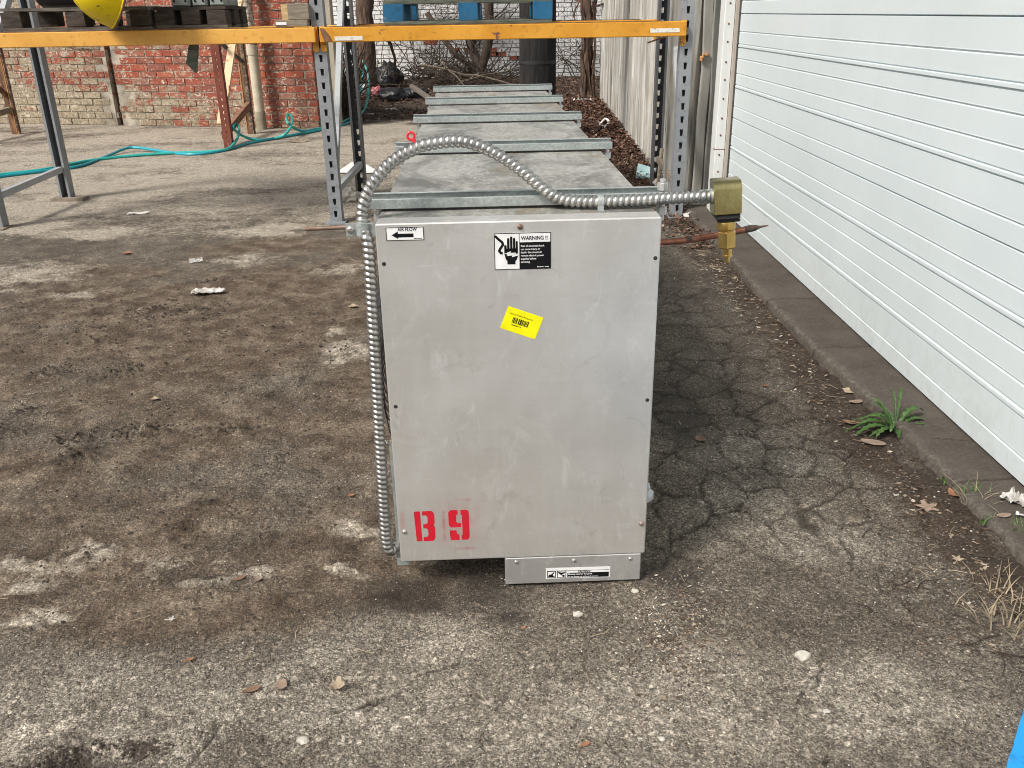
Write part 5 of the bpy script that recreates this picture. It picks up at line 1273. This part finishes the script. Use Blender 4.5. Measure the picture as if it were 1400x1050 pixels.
def leaf(px, py, size, mat, label, rot, shape='oval', curl=.25, z0=0, name='dead_leaf', cat='leaf', group='dead leaves on the ground'):
    size *= .88; p = G(px, py, z0); p.z = (gz(p.x, p.y) if z0 == 0 else z0) + .003
    n = 18; rim = []
    for i in range(n):
        a = 2*pi*i/n
        if shape == 'lobed': r_ = 1*(.68+.30*cos(5*a))*(1+.1*R.uniform(-1,1)); r_ *= 1 if abs(a-pi) > .5 else .7
        elif shape == 'torn': r_ = R.uniform(.6, 1.05)
        else: r_ = 1/sqrt((cos(a))**2 + (sin(a)/.48)**2)*(1+.05*R.uniform(-1,1))
        rim.append((r_*cos(a), r_*sin(a)))
    vs = [(0,0,.0)]; q = R.uniform(-.2,.2)
    for f in (.5, 1.0):
        for x, y in rim: vs.append((x*f*size, y*f*size, size*(curl*abs(y*f)**1.5 + curl*.6*(x*f)**2*R.uniform(.6,1.4) + q*.2*x*f)))
    fs = [(0, 1+i, 1+(i+1) % n) for i in range(n)] + [(1+i, 1+n+i, 1+n+(i+1) % n, 1+(i+1) % n) for i in range(n)]
    b = MB(); b.add(vs, fs)
    if shape != 'torn': b.tube([(-size*1.5,0,size*.06), (-size*.9,0,.004*size), (size*.6,0,.012*size+.0005)], [.0009,.0012,.0006], 4)
    o = b.build(name, mat); o.location = p; o.rotation_euler = (0, 0, rot); return tag(o, label, cat, group)
leaf(1267,699,.040,M['leaf_grey'],'large lobed grey-brown leaf on the soil at the right edge',.4,'lobed',.12)
leaf(1193,610,.042,M['leaf_grey'],'flat grey-brown leaf just below the green weed',-.3,'oval',.1)
leaf(1163,582,.030,M['leaf_brown'],'brown folded leaf left of the green weed',-.4,'oval',.5)
leaf(1170,553,.028,M['leaf_grey'],'broad tan-brown leaf at the curb above the weed',.1,'oval',.2)
leaf(1160,540,.027,M['leaf_tan'],'pale torn leaf at the curb, topmost of the pair',.3,'torn',.3)
leaf(1047,528,.014,M['leaf_orange'],'small orange leaf chip alone on the crazed asphalt',0,'oval',.1)
leaf(958,603,.022,M['leaf_brown'],'dull crumpled leaf close to the right side of the unit',.8,'torn',.4)
leaf(1305,685,.026,M['leaf_orange'],'reddish-orange leaf beside the small grass tuft',.5,'torn',.4)
leaf(1372,706,.022,M['leaf_grey'],'grey leaf lying on the concrete curb near the shredded cloth',.2,'oval',.15,CURB_Z)
leaf(1308,768,.018,M['leaf_tan'],'pinkish tan leaf in the debris at the right edge',.9,'lobed',.3)
leaf(462,942,.019,M['leaf_tan'],'pale crumpled leaf on the front asphalt crack',.3,'torn',.9)
leaf(260,905,.010,M['leaf_orange'],'small curled orange leaf on the left foreground',.5,'oval',.6)
leaf(352,795,.017,M['leaf_grey'],'curled pinkish-grey leaf left of the unit foot',1.2,'lobed',.6)
leaf(327,792,.017,M['leaf_brown'],'long flat brown leaf beside the curled pinkish leaf',.5,'oval',.15)
leaf(235,848,.011,M['white_paper'],'tiny whitish star-shaped leaf on the left foreground',.2,'lobed',.3)
leaf(174,347,.030,M['leaf_orange'],'orange-tan leaf lying far left of the conduit',.2,'torn',.3)
leaf(482,421,.028,M['leaf_tan'],'tan leaf just left of the conduit at half height',.2,'torn',.35)
leaf(480,680,.012,M['leaf_orange'],'small reddish leaf left of the conduit bottom',.7,'torn',.4)
leaf(212,548,.020,M['leaf_tan'],'pinkish-white leaf on the churned mud',.1,'torn',.4)
leaf(385,940,.017,M['leaf_grey'],'grey leaf in a row of scraps on the left foreground',.4,'torn',.4)
leaf(345,945,.018,M['leaf_brown'],'thin pinkish-brown leaf strip on the left foreground',.4,'oval',.3)
leaf(715,855,.006,M['leaf_orange'],'tiny orange chip in front of the junction box',.4,'torn',.3)
leaf(800,1018,.011,M['leaf_orange'],'small pinkish twig-like leaf at the bottom centre',.5,'oval',.4)
leaf(1215,590,.016,M['leaf_brown'],'little brown leaf caught in the middle of the green weed',-.2,'oval',.4)
for q, s, lb in (((1097,898), .013, 'cream-coloured stone alone on the right foreground'), ((790,836), .009, 'off-white stone in front of the junction box'), ((415,1013), .0095, 'white stone near the bottom edge, left of centre'), ((905,1010), .005, 'tiny white pebble at the bottom, right of centre'), ((1130,972), .005, 'little white pebble on the right foreground asphalt'), ((868,806), .007, 'white pebble pressed against the right end of the box')):
    p = G(*q); blob('stone', (p.x, p.y, gz(p.x, p.y)-.001), s*1.25, s*.9, s*.7, M['stone'] if s > .006 else M['white_paper'], lb, 'stone', q[0], .3, 5, group='pale stones on the asphalt', sub=2, smooth=False)
def crumple(px, py, w_, d_, mat, label, cat, name, seed, z0=0, rot=0, h_=.03):
    p = G(px, py, z0); p.z = (gz(p.x, p.y) if z0 == 0 else z0)+.002
    nx, ny = 26, 16; X, Y = np.meshgrid(np.linspace(-1,1,nx), np.linspace(-1,1,ny), indexing='ij')
    e = 1+.18*fbm(X*2.2, Y*2.2, 3, seed)
    Z = .55*h_*np.abs(fbm(X*1.6, Y*1.9, 2, seed+3)) + .12*h_*np.abs(fbm(X*4, Y*4, 2, seed+7))
    V = np.stack([(X*w_*e).ravel(), (Y*d_*e*(1-.45*np.maximum(0,X))).ravel(), Z.ravel()], 1); I = np.arange(nx*ny).reshape(nx, ny)
    Fq = np.stack([I[:-1,:-1], I[1:,:-1], I[1:,1:], I[:-1,1:]], -1).reshape(-1,4)
    o = link(name, npmesh(name, V, Fq, mat)); o.location = p; o.rotation_euler = (0,0,rot); return tag(o, label, cat)
crumple(285,403,.072,.036,M['white_paper'],'crumpled white newspaper scrap on the left ground','paper','newspaper_scrap',601,0,.05,.05)
crumple(268,358,.034,.03,M['white_paper'],'torn white paper scrap beyond the newspaper','paper','paper_scrap',607,0,.4,.05)
crumple(190,292,.07,.03,M['white_paper'],'flat pale cardboard scrap near the left rack foot','paper','paper_scrap',613,0,.2,.03)
crumple(1392,686,.030,.040,M['white_paper'],'shredded white cloth lying on the concrete curb','cloth','shredded_cloth',619,CURB_Z,.9,.06)
crumple(410,193,.10,.10,M['leaf_tan'],'tan cardboard scrap under the hoses by the brick wall','paper','cardboard_scrap',623,0,.5,.03)
t_ = thing('bolt', 'short silver bolt next to the shredded cloth on the curb', 'bolt', G(1392, 706, CURB_Z)+Vector((0,0,.006)), -.5)
MB().tube([(-.0, 0, 0), (.045, 0, 0)], .0042, 10).build('shank', M['galv_bright'], t_, True); MB().tube([(-.007, 0, 0), (.0, 0, 0)], .0085, 6).build('head', M['galv_bright'], t_)
# green weed with toothed leaves
wp = G(1222, 594); weed = thing('dandelion_weed', 'green dandelion weed with toothed leaves growing at the curb', 'weed', (wp.x, wp.y, gz(wp.x, wp.y)))
def wleaf(az, ln, lift, wd, droop):
    b = MB(); n = 14; d = Vector((cos(az), sin(az), 0)); s = Vector((-sin(az), cos(az), 0)); vs = []; fs = []
    for i in range(n+1):
        t = i/n; c = d*(ln*t) + Vector((0,0, lift*sin(t*pi*.62) - droop*t*t + .004))
        k = wd*(.12+.88*sin(min(1, t*1.06)*pi*.86)**1.2)*(1.0 if i % 2 else .42) if t > .12 else wd*.12
        if i == n: k = .0003
        sk = d*(-.35*k if i % 2 else 0)
        vs += [c+s*k+Vector((0,0,k*.25))+sk, c-Vector((0,0,0)), c-s*k+Vector((0,0,k*.25))+sk]
    for i in range(n): fs += [(3*i, 3*i+1, 3*i+4, 3*i+3), (3*i+1, 3*i+2, 3*i+5, 3*i+4)]
    b.add(vs, fs); b.build('leaf', M['green'], weed)
for az, ln, lift, wd, dr in ((2.05,.15,.10,.013,.05), (1.15,.10,.13,.008,.0), (.45,.13,.09,.016,.03), (.15,.12,.06,.016,.03), (-.55,.12,.03,.017,.02), (-.9,.13,.02,.018,.02), (-1.75,.07,.03,.014,.02), (-2.6,.10,.04,.015,.03), (-2.95,.15,.05,.018,.04), (3.05,.14,.06,.016,.04), (2.75,.12,.07,.014,.04), (2.4,.09,.06,.012,.02), (-2.2,.07,.05,.012,.02), (1.7,.08,.06,.01,.02), (.8,.13,.07,.008,.03), (-.2,.14,.05,.009,.03), (-1.2,.09,.03,.01,.03), (2.6,.15,.05,.010,.04), (-2.8,.11,.03,.010,.03), (1.4,.12,.12,.005,.01), (2.2,.13,.11,.007,.03), (3.0,.17,.045,.011,.05)): wleaf(az, ln*.87, lift*.85, wd*.85, dr)
def tuft(px, py, n, h_, mat, label, name, cat, spread=.03, group=None):
    p = G(px, py); t_ = MB()
    for k in range(n):
        a = R.uniform(0, 2*pi); l_ = h_*R.uniform(.5,1.1); o_ = Vector((R.gauss(0,spread*.5), R.gauss(0,spread*.5), 0)); d = Vector((cos(a), sin(a), 0)); lean = R.uniform(.15,.8) if mat is not M['straw'] else R.uniform(.7,1.6)
        s = Vector((-sin(a), cos(a), 0))*R.uniform(.0012,.0024); vs = []
        for i in range(5):
            t = i/4; c = o_ + d*(l_*lean*t**1.6) + Vector((0,0,l_*(t-.35*lean*t*t))); kk = 1-t*.9; vs += [c+s*kk, c-s*kk]
        t_.add(vs, [(2*i, 2*i+1, 2*i+3, 2*i+2) for i in range(4)])
    o = t_.build(name, mat); o.location = (p.x, p.y, gz(p.x, p.y)); return tag(o, label, cat, group)
tuft(1324,690,34,.05,M['green2'],'small green grass tuft at the curb right of the lobed leaf','grass_tuft','grass',.03,'grass tufts along the curb')
tuft(1352,728,22,.035,M['green2'],'sparse green sprout tuft in the debris near the bolt','grass_tuft','grass',.03,'grass tufts along the curb')
tuft(1388,745,30,.04,M['green2'],'green sprout tuft at the right edge of the picture','grass_tuft','grass',.03,'grass tufts along the curb')
tuft(1292,668,14,.025,M['green2'],'tiny green sprout by the orange leaf at the curb','grass_tuft','grass',.02,'grass tufts along the curb')
tuft(1390,848,120,.06,M['straw'],'clump of dry straw-coloured grass at the lower right edge','dry_grass','dry grass',.10)
tuft(1330,700,16,.08,M['straw'],'thin dry stalks standing beside the green grass tuft','dry_grass','dry grass',.03)
tuft(1090,408,20,.05,M['straw'],'dry stalks in the gap at the far part of the curb','dry_grass','dry grass',.05)
tuft(958,285,40,.11,M['straw'],'dry stalks in the litter behind the brass valve','dry_grass','dry grass',.10)
tuft(105,178,30,.14,M['straw'],'dry stalks at the foot of the broken brick gap','dry_grass','dry grass',.12)
# blue board at the lower right corner
p0, p1 = G(1402, 958, .022), G(1368, 1062, .022); d = (p1-p0).normalized(); nx_ = Vector((-d.y, d.x, 0))
if nx_.x < 0: nx_ = -nx_
A = p0 - d*.25; B_ = p1 + d*.9
b = MB(); vs = []; n = 90
for i in range(n+1):
    q = A.lerp(B_, i/n) + nx_*(.004*abs(math.sin(i*2.1))*R.random()+.003*R.random()); vs.append(q)
top = [Vector((q.x, q.y, .022)) for q in vs]; bot = [Vector((q.x, q.y, .002)) for q in vs]; rt = [Vector((q.x, q.y, .022))+nx_*.32 for q in vs]; rb = [Vector((q.x, q.y, .002))+nx_*.32 for q in vs]
N_ = n+1; b.add(top+bot+rt+rb, [(i, i+1, 2*N_+i+1, 2*N_+i) for i in range(n)] + [(i, N_+i, N_+i+1, i+1) for i in range(n)] + [(2*N_+i, 2*N_+i+1, 3*N_+i+1, 3*N_+i) for i in range(n)] + [(0, 2*N_, 3*N_, N_), (n, N_+n, 3*N_+n, 2*N_+n)])
tag(b.build('blue_board', M['blue_bright']), 'bright blue painted board at the lower right corner', 'board')
